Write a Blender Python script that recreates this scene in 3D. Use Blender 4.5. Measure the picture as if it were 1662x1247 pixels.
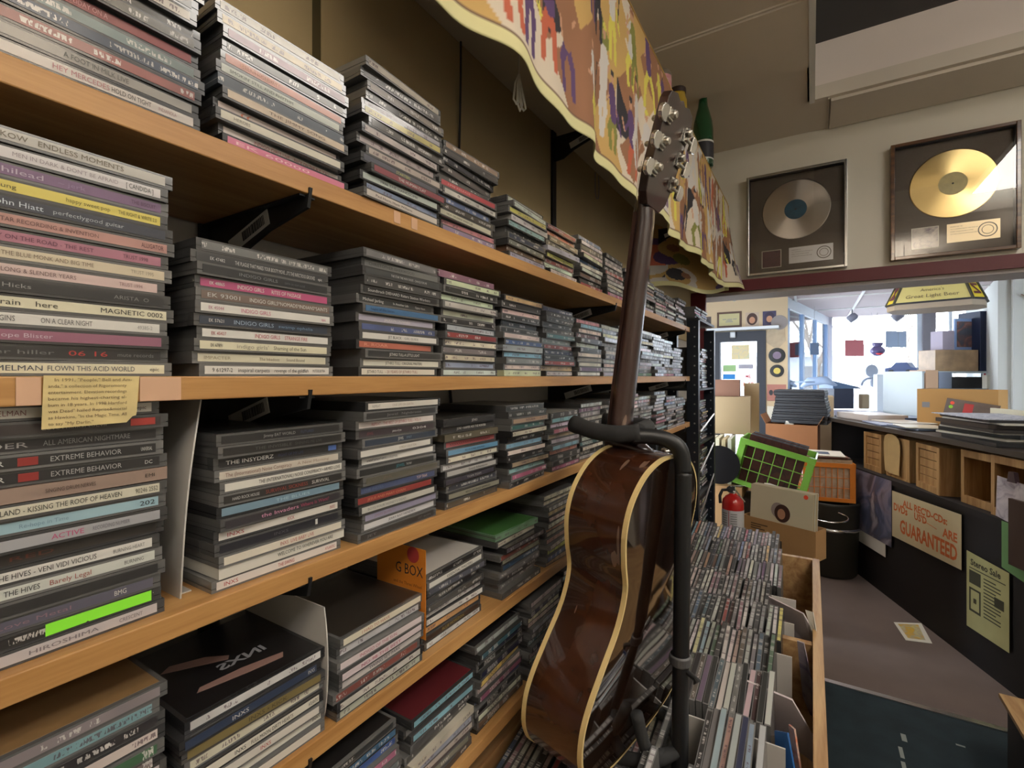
import bpy, math, random
from math import sin, cos, pi, radians, sqrt, tan, atan2, floor
from mathutils import Vector, Matrix, Euler

for o in list(bpy.data.objects): bpy.data.objects.remove(o)
S = bpy.context.scene
COL = S.collection

# ------------------------------------------------------------------ camera
cam_d = bpy.data.cameras.new('camera'); cam = bpy.data.objects.new('camera', cam_d); COL.objects.link(cam)
CAMX, CAMZ = 0.40, 1.55
cam.location = (CAMX, 0, CAMZ)
cam.rotation_euler = (radians(90), 0, radians(31.8))
cam_d.sensor_width = 36; cam_d.lens = 36*784/1662
cam_d.shift_y = -12.5/1662; cam_d.clip_start = 0.02; cam_d.clip_end = 200
S.camera = cam
S.view_settings.view_transform = 'Standard'; S.view_settings.look = 'None'
S.view_settings.gamma = 1; S.view_settings.use_curve_mapping = False
S.view_settings.exposure = 0.0

# ------------------------------------------------------------------ daylight
W = bpy.data.worlds.new('world'); S.world = W; W.use_nodes = True
nt = W.node_tree; nt.nodes.clear()
wo = nt.nodes.new('ShaderNodeOutputWorld'); wb = nt.nodes.new('ShaderNodeBackground')
wb.inputs[0].default_value = (0.80, 0.90, 1.0, 1); wb.inputs[1].default_value = 11.0
nt.links.new(wb.outputs[0], wo.inputs[0])

def area(name, loc, rot, sx, sy, power, color=(1, 1, 1), portal=False):
    l = bpy.data.lights.new(name, 'AREA'); l.shape = 'RECTANGLE'; l.size = sx; l.size_y = sy
    l.energy = power; l.color = color
    o = bpy.data.objects.new(name, l); COL.objects.link(o); o.location = loc; o.rotation_euler = rot
    if portal: l.cycles.is_portal = True
    return o
# out-of-frame front room lights; side pair and rear up light are added fill
WARM = (1.0, 0.94, 0.86)
area('ceiling_light_rear', (1.15, -0.55, 2.55), (0, 0, 0), 0.3, 1.1, 9, WARM)
area('rear_fill_light_up', (1.15, -0.55, 2.62), (pi, 0, 0), 0.3, 1.1, 37, WARM)  # upward light added to brighten the ceiling
area('side_fill_light', (2.05, .75, 2.50), (0, 0, 0), 0.3, 1.1, 10, WARM)  # added fill from the right, down and up, to brighten walls and ceiling
area('side_fill_light_up', (2.05, .75, 2.56), (pi, 0, 0), 0.3, 1.1, 24, WARM)
area('ceiling_light_front', (1.58, 1.30, 2.94), (0, 0, 0), 0.28, 1.1, 15, WARM)
area('ceiling_light_back_room', (.30, 4.7, 2.38), (0, 0, 0), 0.3, 1.1, 14, (1, .95, .9))
# daylight openings (portals only guide the sky light through the glass)
area('window_portal', (1.15, 8.62, 1.75), (radians(-90), 0, 0), 1.5, 1.5, 1, portal=True)
area('door_portal', (-0.3, 6.18, 1.0), (radians(-90), 0, 0), 0.5, 2.0, 1, portal=True)

# ------------------------------------------------------------------ materials
MATS = {}
def mat(name, col, rough=0.6, metal=0.0, coat=0.0, spec=None, emit=None, noise=None, bump=None, trans=0, sheen=0):
    """noise=(scale, amount, (sx,sy,sz))  bump=(scale, strength)"""
    if name in MATS: return MATS[name]
    m = bpy.data.materials.new(name); m.use_nodes = True; N = m.node_tree.nodes; Lk = m.node_tree.links
    b = N['Principled BSDF']
    c = tuple(col)+(1,)
    b.inputs['Base Color'].default_value = c; b.inputs['Roughness'].default_value = rough
    b.inputs['Metallic'].default_value = metal; b.inputs['Coat Weight'].default_value = coat
    b.inputs['Coat Roughness'].default_value = 0.05
    if trans: b.inputs['Transmission Weight'].default_value = trans
    if spec is not None: b.inputs['Specular IOR Level'].default_value = spec
    if emit:
        b.inputs['Emission Color'].default_value = tuple(emit[0])+(1,); b.inputs['Emission Strength'].default_value = emit[1]
    if noise or bump:
        tc = N.new('ShaderNodeTexCoord')
    if noise:
        mp = N.new('ShaderNodeMapping'); Lk.new(tc.outputs['Object'], mp.inputs[0])
        mp.inputs['Scale'].default_value = noise[2] if len(noise) > 2 else (1, 1, 1)
        nz = N.new('ShaderNodeTexNoise'); nz.inputs['Scale'].default_value = noise[0]; nz.inputs['Detail'].default_value = 5
        Lk.new(mp.outputs[0], nz.inputs[0])
        rm = N.new('ShaderNodeMapRange'); rm.inputs['From Min'].default_value = .3; rm.inputs['From Max'].default_value = .7
        rm.inputs['To Min'].default_value = 1-noise[1]; rm.inputs['To Max'].default_value = 1+noise[1]*.6
        Lk.new(nz.outputs[0], rm.inputs[0])
        hs = N.new('ShaderNodeHueSaturation'); hs.inputs['Color'].default_value = c
        Lk.new(rm.outputs[0], hs.inputs['Value']); Lk.new(hs.outputs[0], b.inputs['Base Color'])
    if bump:
        nb = N.new('ShaderNodeTexNoise'); nb.inputs['Scale'].default_value = bump[0]; nb.inputs['Detail'].default_value = 3
        Lk.new(tc.outputs['Object'], nb.inputs[0])
        bp = N.new('ShaderNodeBump'); bp.inputs['Strength'].default_value = bump[1]; bp.inputs['Distance'].default_value = .002
        Lk.new(nb.outputs[0], bp.inputs['Height']); Lk.new(bp.outputs[0], b.inputs['Normal'])
    MATS[name] = m; return m

def s2l(r, g=None, b=None):
    if g is None: r, g, b = r
    f = lambda c: ((c/255)/12.92 if c/255 <= .04045 else (((c/255)+.055)/1.055)**2.4)
    return (f(r), f(g), f(b))

def wood(name, c1, c2, axis='Y', rough=.45, scale=1.0, coat=0.0):
    if name in MATS: return MATS[name]
    m = mat(name, c1, rough, coat=coat); N = m.node_tree.nodes; Lk = m.node_tree.links; b = N['Principled BSDF']
    tc = N.new('ShaderNodeTexCoord'); mp = N.new('ShaderNodeMapping'); Lk.new(tc.outputs['Object'], mp.inputs[0])
    st = {'X': (1.2, 22, 22), 'Y': (22, 1.2, 22), 'Z': (22, 22, 1.2)}[axis]
    mp.inputs['Scale'].default_value = tuple(v*scale for v in st)
    nz = N.new('ShaderNodeTexNoise'); nz.inputs['Scale'].default_value = 2.2; nz.inputs['Detail'].default_value = 6
    nz.inputs['Distortion'].default_value = .6; Lk.new(mp.outputs[0], nz.inputs[0])
    mp2 = N.new('ShaderNodeMapping'); Lk.new(tc.outputs['Object'], mp2.inputs[0]); mp2.inputs['Scale'].default_value = tuple(v*scale*7 for v in st)
    n2 = N.new('ShaderNodeTexNoise'); n2.inputs['Scale'].default_value = 3; Lk.new(mp2.outputs[0], n2.inputs[0])
    ad = N.new('ShaderNodeMath'); ad.operation = 'MULTIPLY_ADD'; Lk.new(n2.outputs[0], ad.inputs[0]); ad.inputs[1].default_value = .25; Lk.new(nz.outputs[0], ad.inputs[2])
    cr = N.new('ShaderNodeValToRGB'); cr.color_ramp.elements[0].position = .42; cr.color_ramp.elements[1].position = .78
    cr.color_ramp.elements[0].color = c1+(1,); cr.color_ramp.elements[1].color = c2+(1,)
    Lk.new(ad.outputs[0], cr.inputs[0]); Lk.new(cr.outputs[0], b.inputs['Base Color'])
    return m

M_shelf = wood('shelf_pine', s2l(198, 154, 98), s2l(166, 120, 68), 'Y', .38)
M_binwood = wood('bin_wood', s2l(200, 166, 118), s2l(158, 118, 76), 'Y', .5)
M_crate = wood('crate_wood', s2l(196, 156, 104), s2l(150, 108, 62), 'Z', .6, .6)
M_khaki = mat('khaki_paint', s2l(178, 160, 122), .8, noise=(2.5, .08))
M_wall = mat('offwhite_paint', s2l(226, 222, 210), .85, noise=(1.5, .03))
M_walllow = mat('grey_paint', s2l(188, 184, 178), .85, noise=(2, .08))
M_ceil = mat('ceiling_board', s2l(214, 204, 190), .9, noise=(1.2, .05))
M_black = mat('black_metal', (.012, .013, .015), .4)
M_blackpl = mat('black_plastic', (.02, .02, .022), .45)
M_foam = mat('foam_rubber', (.028, .029, .031), .85, noise=(60, .25))
M_chrome = mat('chrome', (.8, .79, .77), .18, 1.0)
M_nickel = mat('aged_nickel', (.55, .53, .48), .28, 1.0)
M_silver = mat('brushed_silver', (.62, .62, .62), .3, 1.0)
M_white = mat('white_plastic', (.72, .72, .70), .4)
M_paper = mat('paper', s2l(222, 218, 205), .85)
M_card = mat('cardboard', s2l(178, 138, 92), .8, noise=(4, .12))
M_card2 = mat('cardboard_dark', s2l(150, 100, 62), .8, noise=(4, .12))
M_tancard = mat('tan_board', s2l(196, 172, 134), .8, noise=(3, .08))
M_maroon = mat('maroon_paint', s2l(92, 24, 34), .5)
M_gray = mat('mid_grey', (.25, .25, .26), .6)
M_dark = mat('dark_grey', (.03, .03, .035), .6)

def glass_mat(name, tint=(1, 1, 1), rough=0.0, extra=.04):
    if name in MATS: return MATS[name]
    m = bpy.data.materials.new(name); m.use_nodes = True; N = m.node_tree.nodes; Lk = m.node_tree.links; N.clear()
    o = N.new('ShaderNodeOutputMaterial'); t = N.new('ShaderNodeBsdfTransparent'); g = N.new('ShaderNodeBsdfGlossy'); mx = N.new('ShaderNodeMixShader')
    t.inputs[0].default_value = tint+(1,); g.inputs['Roughness'].default_value = rough
    f = N.new('ShaderNodeFresnel'); f.inputs[0].default_value = 1.5
    Lk.new(f.outputs[0], mx.inputs[0]); Lk.new(t.outputs[0], mx.inputs[1]); Lk.new(g.outputs[0], mx.inputs[2]); Lk.new(mx.outputs[0], o.inputs[0])
    MATS[name] = m; return m
M_glass = glass_mat('clear_glass')

def print_mat(name, use_attr=False, marks=True):
    """printed paper under clear plastic: colour from the object (or vertex colour), with small rows of print"""
    if name in MATS: return MATS[name]
    m = bpy.data.materials.new(name); m.use_nodes = True; N = m.node_tree.nodes; Lk = m.node_tree.links
    b = N['Principled BSDF']; b.inputs['Roughness'].default_value = .45; b.inputs['Coat Weight'].default_value = .6; b.inputs['Coat Roughness'].default_value = .12
    if use_attr:
        src = N.new('ShaderNodeVertexColor'); src.layer_name = 'Col'; cs = src.outputs['Color']
    else:
        src = N.new('ShaderNodeObjectInfo'); cs = src.outputs['Color']
    if not marks:
        Lk.new(cs, b.inputs['Base Color']); MATS[name] = m; return m
    tc = N.new('ShaderNodeTexCoord')
    def nz(scale, sc, seed):
        mp = N.new('ShaderNodeMapping'); mp.inputs['Scale'].default_value = sc
        Lk.new(tc.outputs['Object'], mp.inputs[0])
        n = N.new('ShaderNodeTexNoise'); n.noise_dimensions = '4D'; n.inputs['Scale'].default_value = scale; n.inputs['Detail'].default_value = 1
        if use_attr: n.inputs['W'].default_value = seed
        else:
            ml = N.new('ShaderNodeMath'); ml.operation = 'MULTIPLY_ADD'; ml.inputs[1].default_value = 50; ml.inputs[2].default_value = seed
            Lk.new(src.outputs['Random'], ml.inputs[0]); Lk.new(ml.outputs[0], n.inputs['W'])
        Lk.new(mp.outputs[0], n.inputs[0]); return n.outputs[0]
    def gt(a, v):
        k = N.new('ShaderNodeMath'); k.operation = 'GREATER_THAN'; Lk.new(a, k.inputs[0]); k.inputs[1].default_value = v; return k.outputs[0]
    def mul(a, c):
        k = N.new('ShaderNodeMath'); k.operation = 'MULTIPLY'; Lk.new(a, k.inputs[0])
        if isinstance(c, float): k.inputs[1].default_value = c
        else: Lk.new(c, k.inputs[1])
        return k.outputs[0]
    fine = gt(nz(1, (0.01, 900, 260), 1.0), .50)
    word = gt(nz(1, (0.01, 55, 6), 7.0), .52)
    mask = mul(fine, word)
    if not use_attr:
        sx = N.new('ShaderNodeSeparateXYZ'); Lk.new(tc.outputs['Object'], sx.inputs[0])
        k1 = N.new('ShaderNodeMath'); k1.operation = 'SUBTRACT'; Lk.new(sx.outputs[2], k1.inputs[0]); k1.inputs[1].default_value = .0049
        k2 = N.new('ShaderNodeMath'); k2.operation = 'ABSOLUTE'; Lk.new(k1.outputs[0], k2.inputs[0])
        k3 = N.new('ShaderNodeMath'); k3.operation = 'LESS_THAN'; Lk.new(k2.outputs[0], k3.inputs[0]); k3.inputs[1].default_value = .0017
        mask = mul(mask, k3.outputs[0])
    # contrasting ink
    bw = N.new('ShaderNodeRGBToBW'); Lk.new(cs, bw.inputs[0]); lt = gt(bw.outputs[0], .22)
    ink = N.new('ShaderNodeMix'); ink.data_type = 'RGBA'; Lk.new(lt, ink.inputs[0]); ink.inputs[6].default_value = (.62, .60, .58, 1); ink.inputs[7].default_value = (.10, .06, .08, 1)
    mx = N.new('ShaderNodeMix'); mx.data_type = 'RGBA'; Lk.new(mul(mask, .8), mx.inputs[0]); Lk.new(cs, mx.inputs[6]); Lk.new(ink.outputs[2], mx.inputs[7])
    # blotchy artwork tint
    bl = nz(1, (4, 26, 26), 3.0)
    hv = N.new('ShaderNodeMapRange'); hv.inputs['From Min'].default_value = .35; hv.inputs['From Max'].default_value = .65; hv.inputs['To Min'].default_value = .8; hv.inputs['To Max'].default_value = 1.12
    Lk.new(bl, hv.inputs[0]); hs = N.new('ShaderNodeHueSaturation'); Lk.new(hv.outputs[0], hs.inputs['Value']); Lk.new(mx.outputs[2], hs.inputs['Color'])
    Lk.new(hs.outputs[0], b.inputs['Base Color'])
    MATS[name] = m; return m
M_spine = print_mat('spine_print'); M_spine_plain = print_mat('spine_print_plain', marks=False); M_spine_attr = print_mat('spine_print_vcol', True)
def art_mat(name, cols, scale=8, rough=.4, coat=.4, obj=True):
    """blotchy printed picture made of a colour ramp over noise"""
    if name in MATS: return MATS[name]
    m = mat(name, cols[0], rough, coat=coat); N = m.node_tree.nodes; Lk = m.node_tree.links; b = N['Principled BSDF']
    tc = N.new('ShaderNodeTexCoord'); n = N.new('ShaderNodeTexNoise'); n.inputs['Scale'].default_value = scale; n.inputs['Detail'].default_value = 3; n.inputs['Distortion'].default_value = 1.5
    Lk.new(tc.outputs['Object'], n.inputs[0]); cr = N.new('ShaderNodeValToRGB'); cr.color_ramp.interpolation = 'B_SPLINE'
    E_ = cr.color_ramp.elements
    E_[0].position = .3; E_[1].position = .7
    for i, c in enumerate(cols):
        p = .3+.4*i/(max(1, len(cols)-1))
        e = E_[0] if i == 0 else (E_[-1] if i == len(cols)-1 else E_.new(p))
        e.color = tuple(c)+(1,); e.position = p
    Lk.new(n.outputs[0], cr.inputs[0]); Lk.new(cr.outputs[0], b.inputs['Base Color'])
    return m
def case_mat():
    m = mat('jewel_case_plastic', (.085, .085, .085), .22, coat=.5); N = m.node_tree.nodes; Lk = m.node_tree.links; b = N['Principled BSDF']
    oi = N.new('ShaderNodeObjectInfo'); cr = N.new('ShaderNodeValToRGB'); Lk.new(oi.outputs['Random'], cr.inputs[0])
    cr.color_ramp.elements[0].color = (.022, .022, .024, 1); cr.color_ramp.elements[1].color = (.15, .15, .15, 1)
    Lk.new(cr.outputs[0], b.inputs['Base Color']); return m
M_case = case_mat()
M_vcol = None
def vcol_mat(name, rough=.7):
    m = mat(name, (.5, .5, .5), rough); N = m.node_tree.nodes
    v = N.new('ShaderNodeVertexColor'); v.layer_name = 'Col'; m.node_tree.links.new(v.outputs[0], N['Principled BSDF'].inputs['Base Color']); return m
M_vcol = vcol_mat('painted_colours')

# ------------------------------------------------------------------ mesh helpers
class MB:
    def __init__(s): s.v = []; s.f = []; s.m = []; s.c = []
    def face(s, idx, m=0, c=None): s.f.append(idx); s.m.append(m); s.c.append(c)
    def box(s, cx, cy, cz, sx, sy, sz, m=0, M=None, c=None):
        n = len(s.v)
        for x in (-.5, .5):
            for y in (-.5, .5):
                for z in (-.5, .5):
                    p = Vector((cx+x*sx, cy+y*sy, cz+z*sz))
                    s.v.append(tuple(M @ p) if M else tuple(p))
        for q in ((0, 1, 3, 2), (4, 6, 7, 5), (0, 4, 5, 1), (2, 3, 7, 6), (0, 2, 6, 4), (1, 5, 7, 3)):
            s.face(tuple(n+i for i in q), m, c)
        return s
    def bb(s, x0, x1, y0, y1, z0, z1, m=0, M=None, c=None):
        return s.box((x0+x1)/2, (y0+y1)/2, (z0+z1)/2, abs(x1-x0), abs(y1-y0), abs(z1-z0), m, M, c)
    def prism(s, pts, fn, d0, d1, m=0, c=None, mside=None):
        """pts 2D CCW; fn(a,b,d)->xyz"""
        n = len(s.v); k = len(pts)
        for d in (d0, d1):
            for a, b in pts: s.v.append(tuple(fn(a, b, d)))
        s.face(tuple(range(n+k-1, n-1, -1)), m, c); s.face(tuple(range(n+k, n+2*k)), m, c)
        for i in range(k):
            j = (i+1) % k; s.face((n+i, n+j, n+k+j, n+k+i), m if mside is None else mside, c)
        return s
    def tube(s, pts, r, seg=12, m=0, closed=False, caps=True, c=None):
        pts = [Vector(p) for p in pts]; n0 = len(s.v); K = len(pts)
        rr = r if isinstance(r, (list, tuple)) else [r]*K
        up = None
        for i, p in enumerate(pts):
            if closed: t = (pts[(i+1) % K]-pts[i-1])
            else: t = pts[min(i+1, K-1)]-pts[max(i-1, 0)]
            t.normalize()
            if up is None:
                up = Vector((0, 0, 1)) if abs(t.z) < .9 else Vector((1, 0, 0))
            a = t.cross(up); 
            if a.length < 1e-6: a = t.orthogonal()
            a.normalize(); b_ = a.cross(t).normalized(); up = b_
            for k in range(seg):
                an = 2*pi*k/seg; s.v.append(tuple(p+a*cos(an)*rr[i]+b_*sin(an)*rr[i]))
        R = K if closed else K-1
        for i in range(R):
            for k in range(seg):
                a0 = n0+i*seg+k; a1 = n0+i*seg+(k+1) % seg; b0 = n0+((i+1) % K)*seg+k; b1 = n0+((i+1) % K)*seg+(k+1) % seg
                s.face((a0, a1, b1, b0), m, c)
        if caps and not closed:
            s.face(tuple(n0+k for k in range(seg))[::-1], m, c); s.face(tuple(n0+(K-1)*seg+k for k in range(seg)), m, c)
        return s
    def lathe(s, prof, cx, cy, cz, seg=32, m=0, M=None, ms=None, c=None):
        """prof list of (r,z)"""
        n0 = len(s.v)
        for r, z in prof:
            for k in range(seg):
                a = 2*pi*k/seg; p = Vector((cx+r*cos(a), cy+r*sin(a), cz+z)); s.v.append(tuple(M @ p) if M else tuple(p))
        for i in range(len(prof)-1):
            for k in range(seg):
                k2 = (k+1) % seg
                s.face((n0+i*seg+k, n0+i*seg+k2, n0+(i+1)*seg+k2, n0+(i+1)*seg+k), ms[i] if ms else m, c)
        for r_, o_ in ((prof[0][0], 0), (prof[-1][0], len(prof)-1)):
            if r_ < .0031: s.face(tuple(n0+o_*seg+k for k in range(seg)), m, c)
        return s
    def mesh(s, name, mats, smooth=False):
        me = bpy.data.meshes.new(name); me.from_pydata(s.v, [], s.f)
        for q in (mats if isinstance(mats, (list, tuple)) else [mats]): me.materials.append(q)
        if any(s.m): me.polygons.foreach_set('material_index', s.m)
        if any(c is not None for c in s.c):
            ca = me.color_attributes.new('Col', 'FLOAT_COLOR', 'CORNER'); buf = []
            for f, c in zip(s.f, s.c): buf += (tuple(c or (.5, .5, .5))+(1,))*len(f)
            ca.data.foreach_set('color', buf)
        if smooth: me.polygons.foreach_set('use_smooth', [True]*len(me.polygons))
        me.update(); return me
    def build(s, name, mats, parent=None, smooth=False, bevel=0, auto=False, loc=None):
        o = bpy.data.objects.new(name, s.mesh(name, mats, smooth)); COL.objects.link(o)
        if parent: o.parent = parent
        if loc: o.location = loc
        if bevel:
            b = o.modifiers.new('bevel', 'BEVEL'); b.width = bevel; b.segments = 2; b.limit_method = 'ANGLE'; b.harden_normals = False
        return o
def tag(o, label, cat, group=None):
    o['label'] = label; o['category'] = cat
    if group: o['group'] = group
    return o
def thing(name, label, cat, loc=(0, 0, 0), rz=0, group=None):
    o = bpy.data.objects.new(name, None); COL.objects.link(o); o.empty_display_size = .05
    o.location = loc; o.rotation_euler = (0, 0, rz); return tag(o, label, cat, group)
def struct(o): o['kind'] = 'structure'; return o
def mk(name, mb, m, label, cat, group=None, **k):
    return tag(mb.build(name, m, **k), label, cat, group)

_tc = {}
def text_mesh(txt, align='LEFT', bold=False, italic=False):
    """returns (verts2d, faces, width) with cap height 1"""
    key = (txt, bold, italic)
    if key in _tc: return _tc[key]
    cu = bpy.data.curves.new('t', 'FONT'); cu.body = txt; cu.size = 1.0; cu.resolution_u = 2
    if bold: cu.offset = .03
    if italic: cu.shear = .3
    ob = bpy.data.objects.new('t', cu); COL.objects.link(ob)
    dg = bpy.context.evaluated_depsgraph_get(); me = bpy.data.meshes.new_from_object(ob.evaluated_get(dg))
    vs = [(v.co.x, v.co.y) for v in me.vertices]; fs = [tuple(p.vertices) for p in me.polygons]
    bpy.data.objects.remove(ob); bpy.data.curves.remove(cu); bpy.data.meshes.remove(me)
    if not vs: vs = [(0, 0)]; fs = []
    x0 = min(v[0] for v in vs); x1 = max(v[0] for v in vs)
    vs = [((v[0]-x0)/.7, v[1]/.7) for v in vs]
    _tc[key] = (vs, fs, (x1-x0)/.7); return _tc[key]
def add_text(mb, txt, fn, x, y, h, maxw=None, align='L', bold=False, italic=False, m=0, c=None, w=None):
    vs, fs, wd = text_mesh(txt, bold=bold, italic=italic)
    sx = h
    if w: sx = w/wd
    elif maxw and wd*h > maxw: sx = maxw/wd
    W_ = wd*sx; ox = x - (W_/2 if align == 'C' else (W_ if align == 'R' else 0))
    n = len(mb.v)
    for a, b in vs: mb.v.append(tuple(fn(ox+a*sx, y+b*h)))
    for f in fs: mb.face(tuple(n+i for i in f), m, c)
    return W_

def at(px, v, D):
    L = (px-831)/784*D; a = radians(31.8)
    return Vector((CAMX-sin(a)*D+cos(a)*L, cos(a)*D+sin(a)*L, CAMZ+(611-v)/784*D))
rnd = random.Random(7)

# ================================================================== ROOM SHELL
def sbox(name, x0, x1, y0, y1, z0, z1, m, **k): return struct(MB().bb(x0, x1, y0, y1, z0, z1).build(name, m, **k))
def wallseg(name, p, q, z0, z1, th, m):
    p = Vector(p); q = Vector(q); d = (q-p).normalized(); n = Vector((-d.y, d.x))*th
    b = MB(); b.prism([(p.x, p.y), (q.x, q.y), (q.x+n.x, q.y+n.y), (p.x+n.x, p.y+n.y)], lambda a, c, h: (a, c, h), z0, z1)
    return struct(b.build(name, m))
M_carpet = mat('dark_teal_carpet', s2l(38, 52, 58), .95, noise=(9, .25), bump=(220, .6))
M_carpet2 = mat('mauve_brown_carpet', s2l(112, 98, 92), .95, noise=(3, .12), bump=(220, .5))
sbox('floor', -.4, 3.6, -2.4, 2.93, -.1, 0, M_carpet)
sbox('floor', -1.6, 3.6, 2.93, 8.7, -.1, 0, M_carpet2)
sbox('trim_1', -.19, 1.9, 2.915, 2.945, 0, .006, M_silver)            # metal carpet strip
sbox('wall_left', -.29, -.19, -2.3, 2.9, 0, 2.8, M_walllow)
# khaki lining panels above the upper shelf, with shadow gaps
for i, (a, b_) in enumerate([(-2.3, -.30), (-.285, .420), (.436, 1.135), (1.165, 1.94), (1.955, 2.89)]):
    sbox('trim_2', -.19, -.184, a, b_, 1.745, 2.8, M_khaki)
sbox('wall_back', -.4, 2.8, 2.9, 3.1, 2.01, 3.1, M_wall)
sbox('wall_back', -.4, -.19, 2.9, 3.1, 0, 2.01, M_wall)
sbox('wall_back', 1.9, 2.8, 2.9, 3.1, 0, 2.01, M_wall)
sbox('trim_3', -.19, 2.1, 2.878, 2.90, 2.012, 2.072, M_maroon)
sbox('trim_3', -.188, -.105, 2.87, 2.90, 0, 2.012, M_maroon)
sbox('trim_3', -.188, 1.9, 2.90, 3.10, 1.995, 2.010, mat('beam_soffit', s2l(176, 170, 172), .6))
sbox('wall_right', 2.7, 2.8, -2.3, 2.9, 0, 3.1, M_wall)
sbox('wall_front', -.3, 2.8, -2.4, -2.3, 0, 3.1, M_wall)
# ceiling with a raised recess
sbox('ceiling', -.3, .40, -2.3, 2.9, 2.80, 2.86, M_ceil)
sbox('ceiling', .40, 2.8, 2.575, 2.9, 2.80, 2.86, M_ceil)
sbox('ceiling', .40, 2.8, -2.3, .75, 2.80, 2.86, M_ceil)
sbox('trim_4', .40, 2.8, 2.575, 2.59, 2.86, 3.05, mat('fascia_white', s2l(232, 220, 212), .7))
sbox('trim_4', .385, .40, .75, 2.58, 2.80, 3.05, M_wall)
sbox('trim_4', .392, .413, .75, 2.574, 2.785, 2.80, M_white); sbox('trim_4', .4005, .413, .75, 2.574, 2.80, 3.045, M_white)
sbox('trim_4', .40, 2.8, .735, .75, 2.86, 3.05, M_wall)
sbox('ceiling', .35, 2.8, .7, 2.6, 3.05, 3.10, mat('recess_unlit_dark', s2l(70, 68, 68), .8))  # recess top coloured dark grey to stand for its unlit shade
for (x0, x1, y0, y1) in [(-.19, .385, 2.28, 2.288), (-.19, .385, 1.85, 1.858), (-.19, .385, 1.30, 1.308), (.464, .470, 2.59, 2.9)]:
    sbox('trim_5', x0, x1, y0, y1, 2.794, 2.80, M_ceil)
for y in (.428, 1.15, 1.9475): sbox('trim_9', -.1895, -.187, y-.03, y+.03, 1.745, 2.8, mat('olive_gap', s2l(84, 74, 44), .8))
# hanging ceiling boards (thin panels a few millimetres lower, uneven edges)
sbox('ceiling', -.19, .401, 1.86, 2.27, 2.788, 2.80, M_ceil); sbox('ceiling', .475, 2.7, 2.60, 2.885, 2.786, 2.80, M_ceil)
# back room
M_bwall = mat('back_room_wall', s2l(206, 186, 154), .85, noise=(1.5, .06))
M_bceil = mat('back_room_ceiling', s2l(196, 182, 182), .85)
sbox('ceiling', -1.6, 3.6, 3.1, 8.7, 2.42, 2.48, M_bceil)
for x in (-.35, .25, .85, 1.45, 2.05): sbox('trim_6', x-.012, x+.012, 3.1, 8.5, 2.408, 2.42, M_white)
for y in (3.9, 5.1, 6.3, 7.5): sbox('trim_6', -1.3, 2.3, y-.012, y+.012, 2.409, 2.42, M_white)
sbox('wall_left', -1.4, -1.3, 3.1, 6.05, 0, 2.42, M_bwall)
sbox('wall_back', -1.4, -.63, 6.05, 6.15, 0, 2.42, M_bwall)
sbox('wall_back', -.63, -.03, 6.05, 6.15, 2.06, 2.42, M_bwall)
sbox('wall_back', -.03, .18, 6.05, 6.15, 0, 2.42, M_bwall)
M_bluewh = mat('window_frame_white', s2l(214, 222, 230), .6)
# slanted window wall left of the big window
wallseg('wall_left', (.18, 6.10), (.62, 8.5), 0, 1.05, .08, M_bwall)
wallseg('wall_left', (.18, 6.10), (.62, 8.5), 2.30, 2.42, .08, M_bluewh)
for t in (0.0, .30, .62, .93):
    p = Vector((.18, 6.10)).lerp(Vector((.62, 8.5)), t); q = Vector((.18, 6.10)).lerp(Vector((.62, 8.5)), t+.035)
    wallseg('window_1', p, q, 1.05, 2.30, .06, mat('window_mullion_blue', s2l(120, 150, 190), .5))
wallseg('window_1', (.16, 6.10), (.60, 8.5), 1.05, 2.30, .006, M_glass)
sbox('wall_back', .55, 2.3, 8.5, 8.6, 0, 1.02, M_bluewh)
sbox('window_2', .62, 1.66, 8.53, 8.536, 1.02, 2.42, M_glass)
sbox('window_2', .60, .66, 8.48, 8.56, 1.02, 2.42, M_bluewh); sbox('window_2', 1.62, 1.67, 8.48, 8.56, 1.02, 2.42, M_bluewh)
sbox('window_2', .62, 1.66, 8.47, 8.58, 1.0, 1.04, M_bluewh)
sbox('trim_7', 1.67, 1.80, 8.40, 8.6, 0, 2.42, mat('grey_column', s2l(120, 116, 122), .7))
sbox('window_3', 1.80, 2.2, 8.53, 8.536, 1.02, 2.42, M_glass)
sbox('window_3', 1.95, 1.98, 8.48, 8.56, 1.02, 2.42, M_bluewh)
wallseg('wall_right', (2.2, 8.5), (1.86, 5.80), 0, 2.42, -.08, mat('pale_wall', s2l(206, 208, 204), .85))
sbox('wall_back', 1.86, 3.6, 5.75, 5.83, 0, 2.42, MATS['pale_wall'])
sbox('wall_right', 3.5, 3.6, 3.1, 5.8, 0, 2.42, MATS['pale_wall'])
# shop door
M_navy = mat('dark_door_frame', s2l(22, 28, 44), .5)
d = MB(); d.bb(-.63, -.50, 6.02, 6.12, 0, 2.06); d.bb(-.12, -.03, 6.02, 6.12, 0, 2.06); d.bb(-.50, -.12, 6.02, 6.12, 1.945, 2.06); d.bb(-.50, -.12, 6.02, 6.12, 0, .28)
dr = struct(d.build('door_1', M_navy))
MB().bb(-.50, -.12, 6.07, 6.076, .28, 1.945).build('glass_pane', M_glass, dr)
MB().bb(-.49, -.13, 6.00, 6.02, 1.0, 1.03).build('push_bar', M_silver, dr)
sbox('trim_8', -.63, .10, 5.93, 6.05, 2.07, 2.10, M_bluewh)           # ledge above the door
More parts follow.
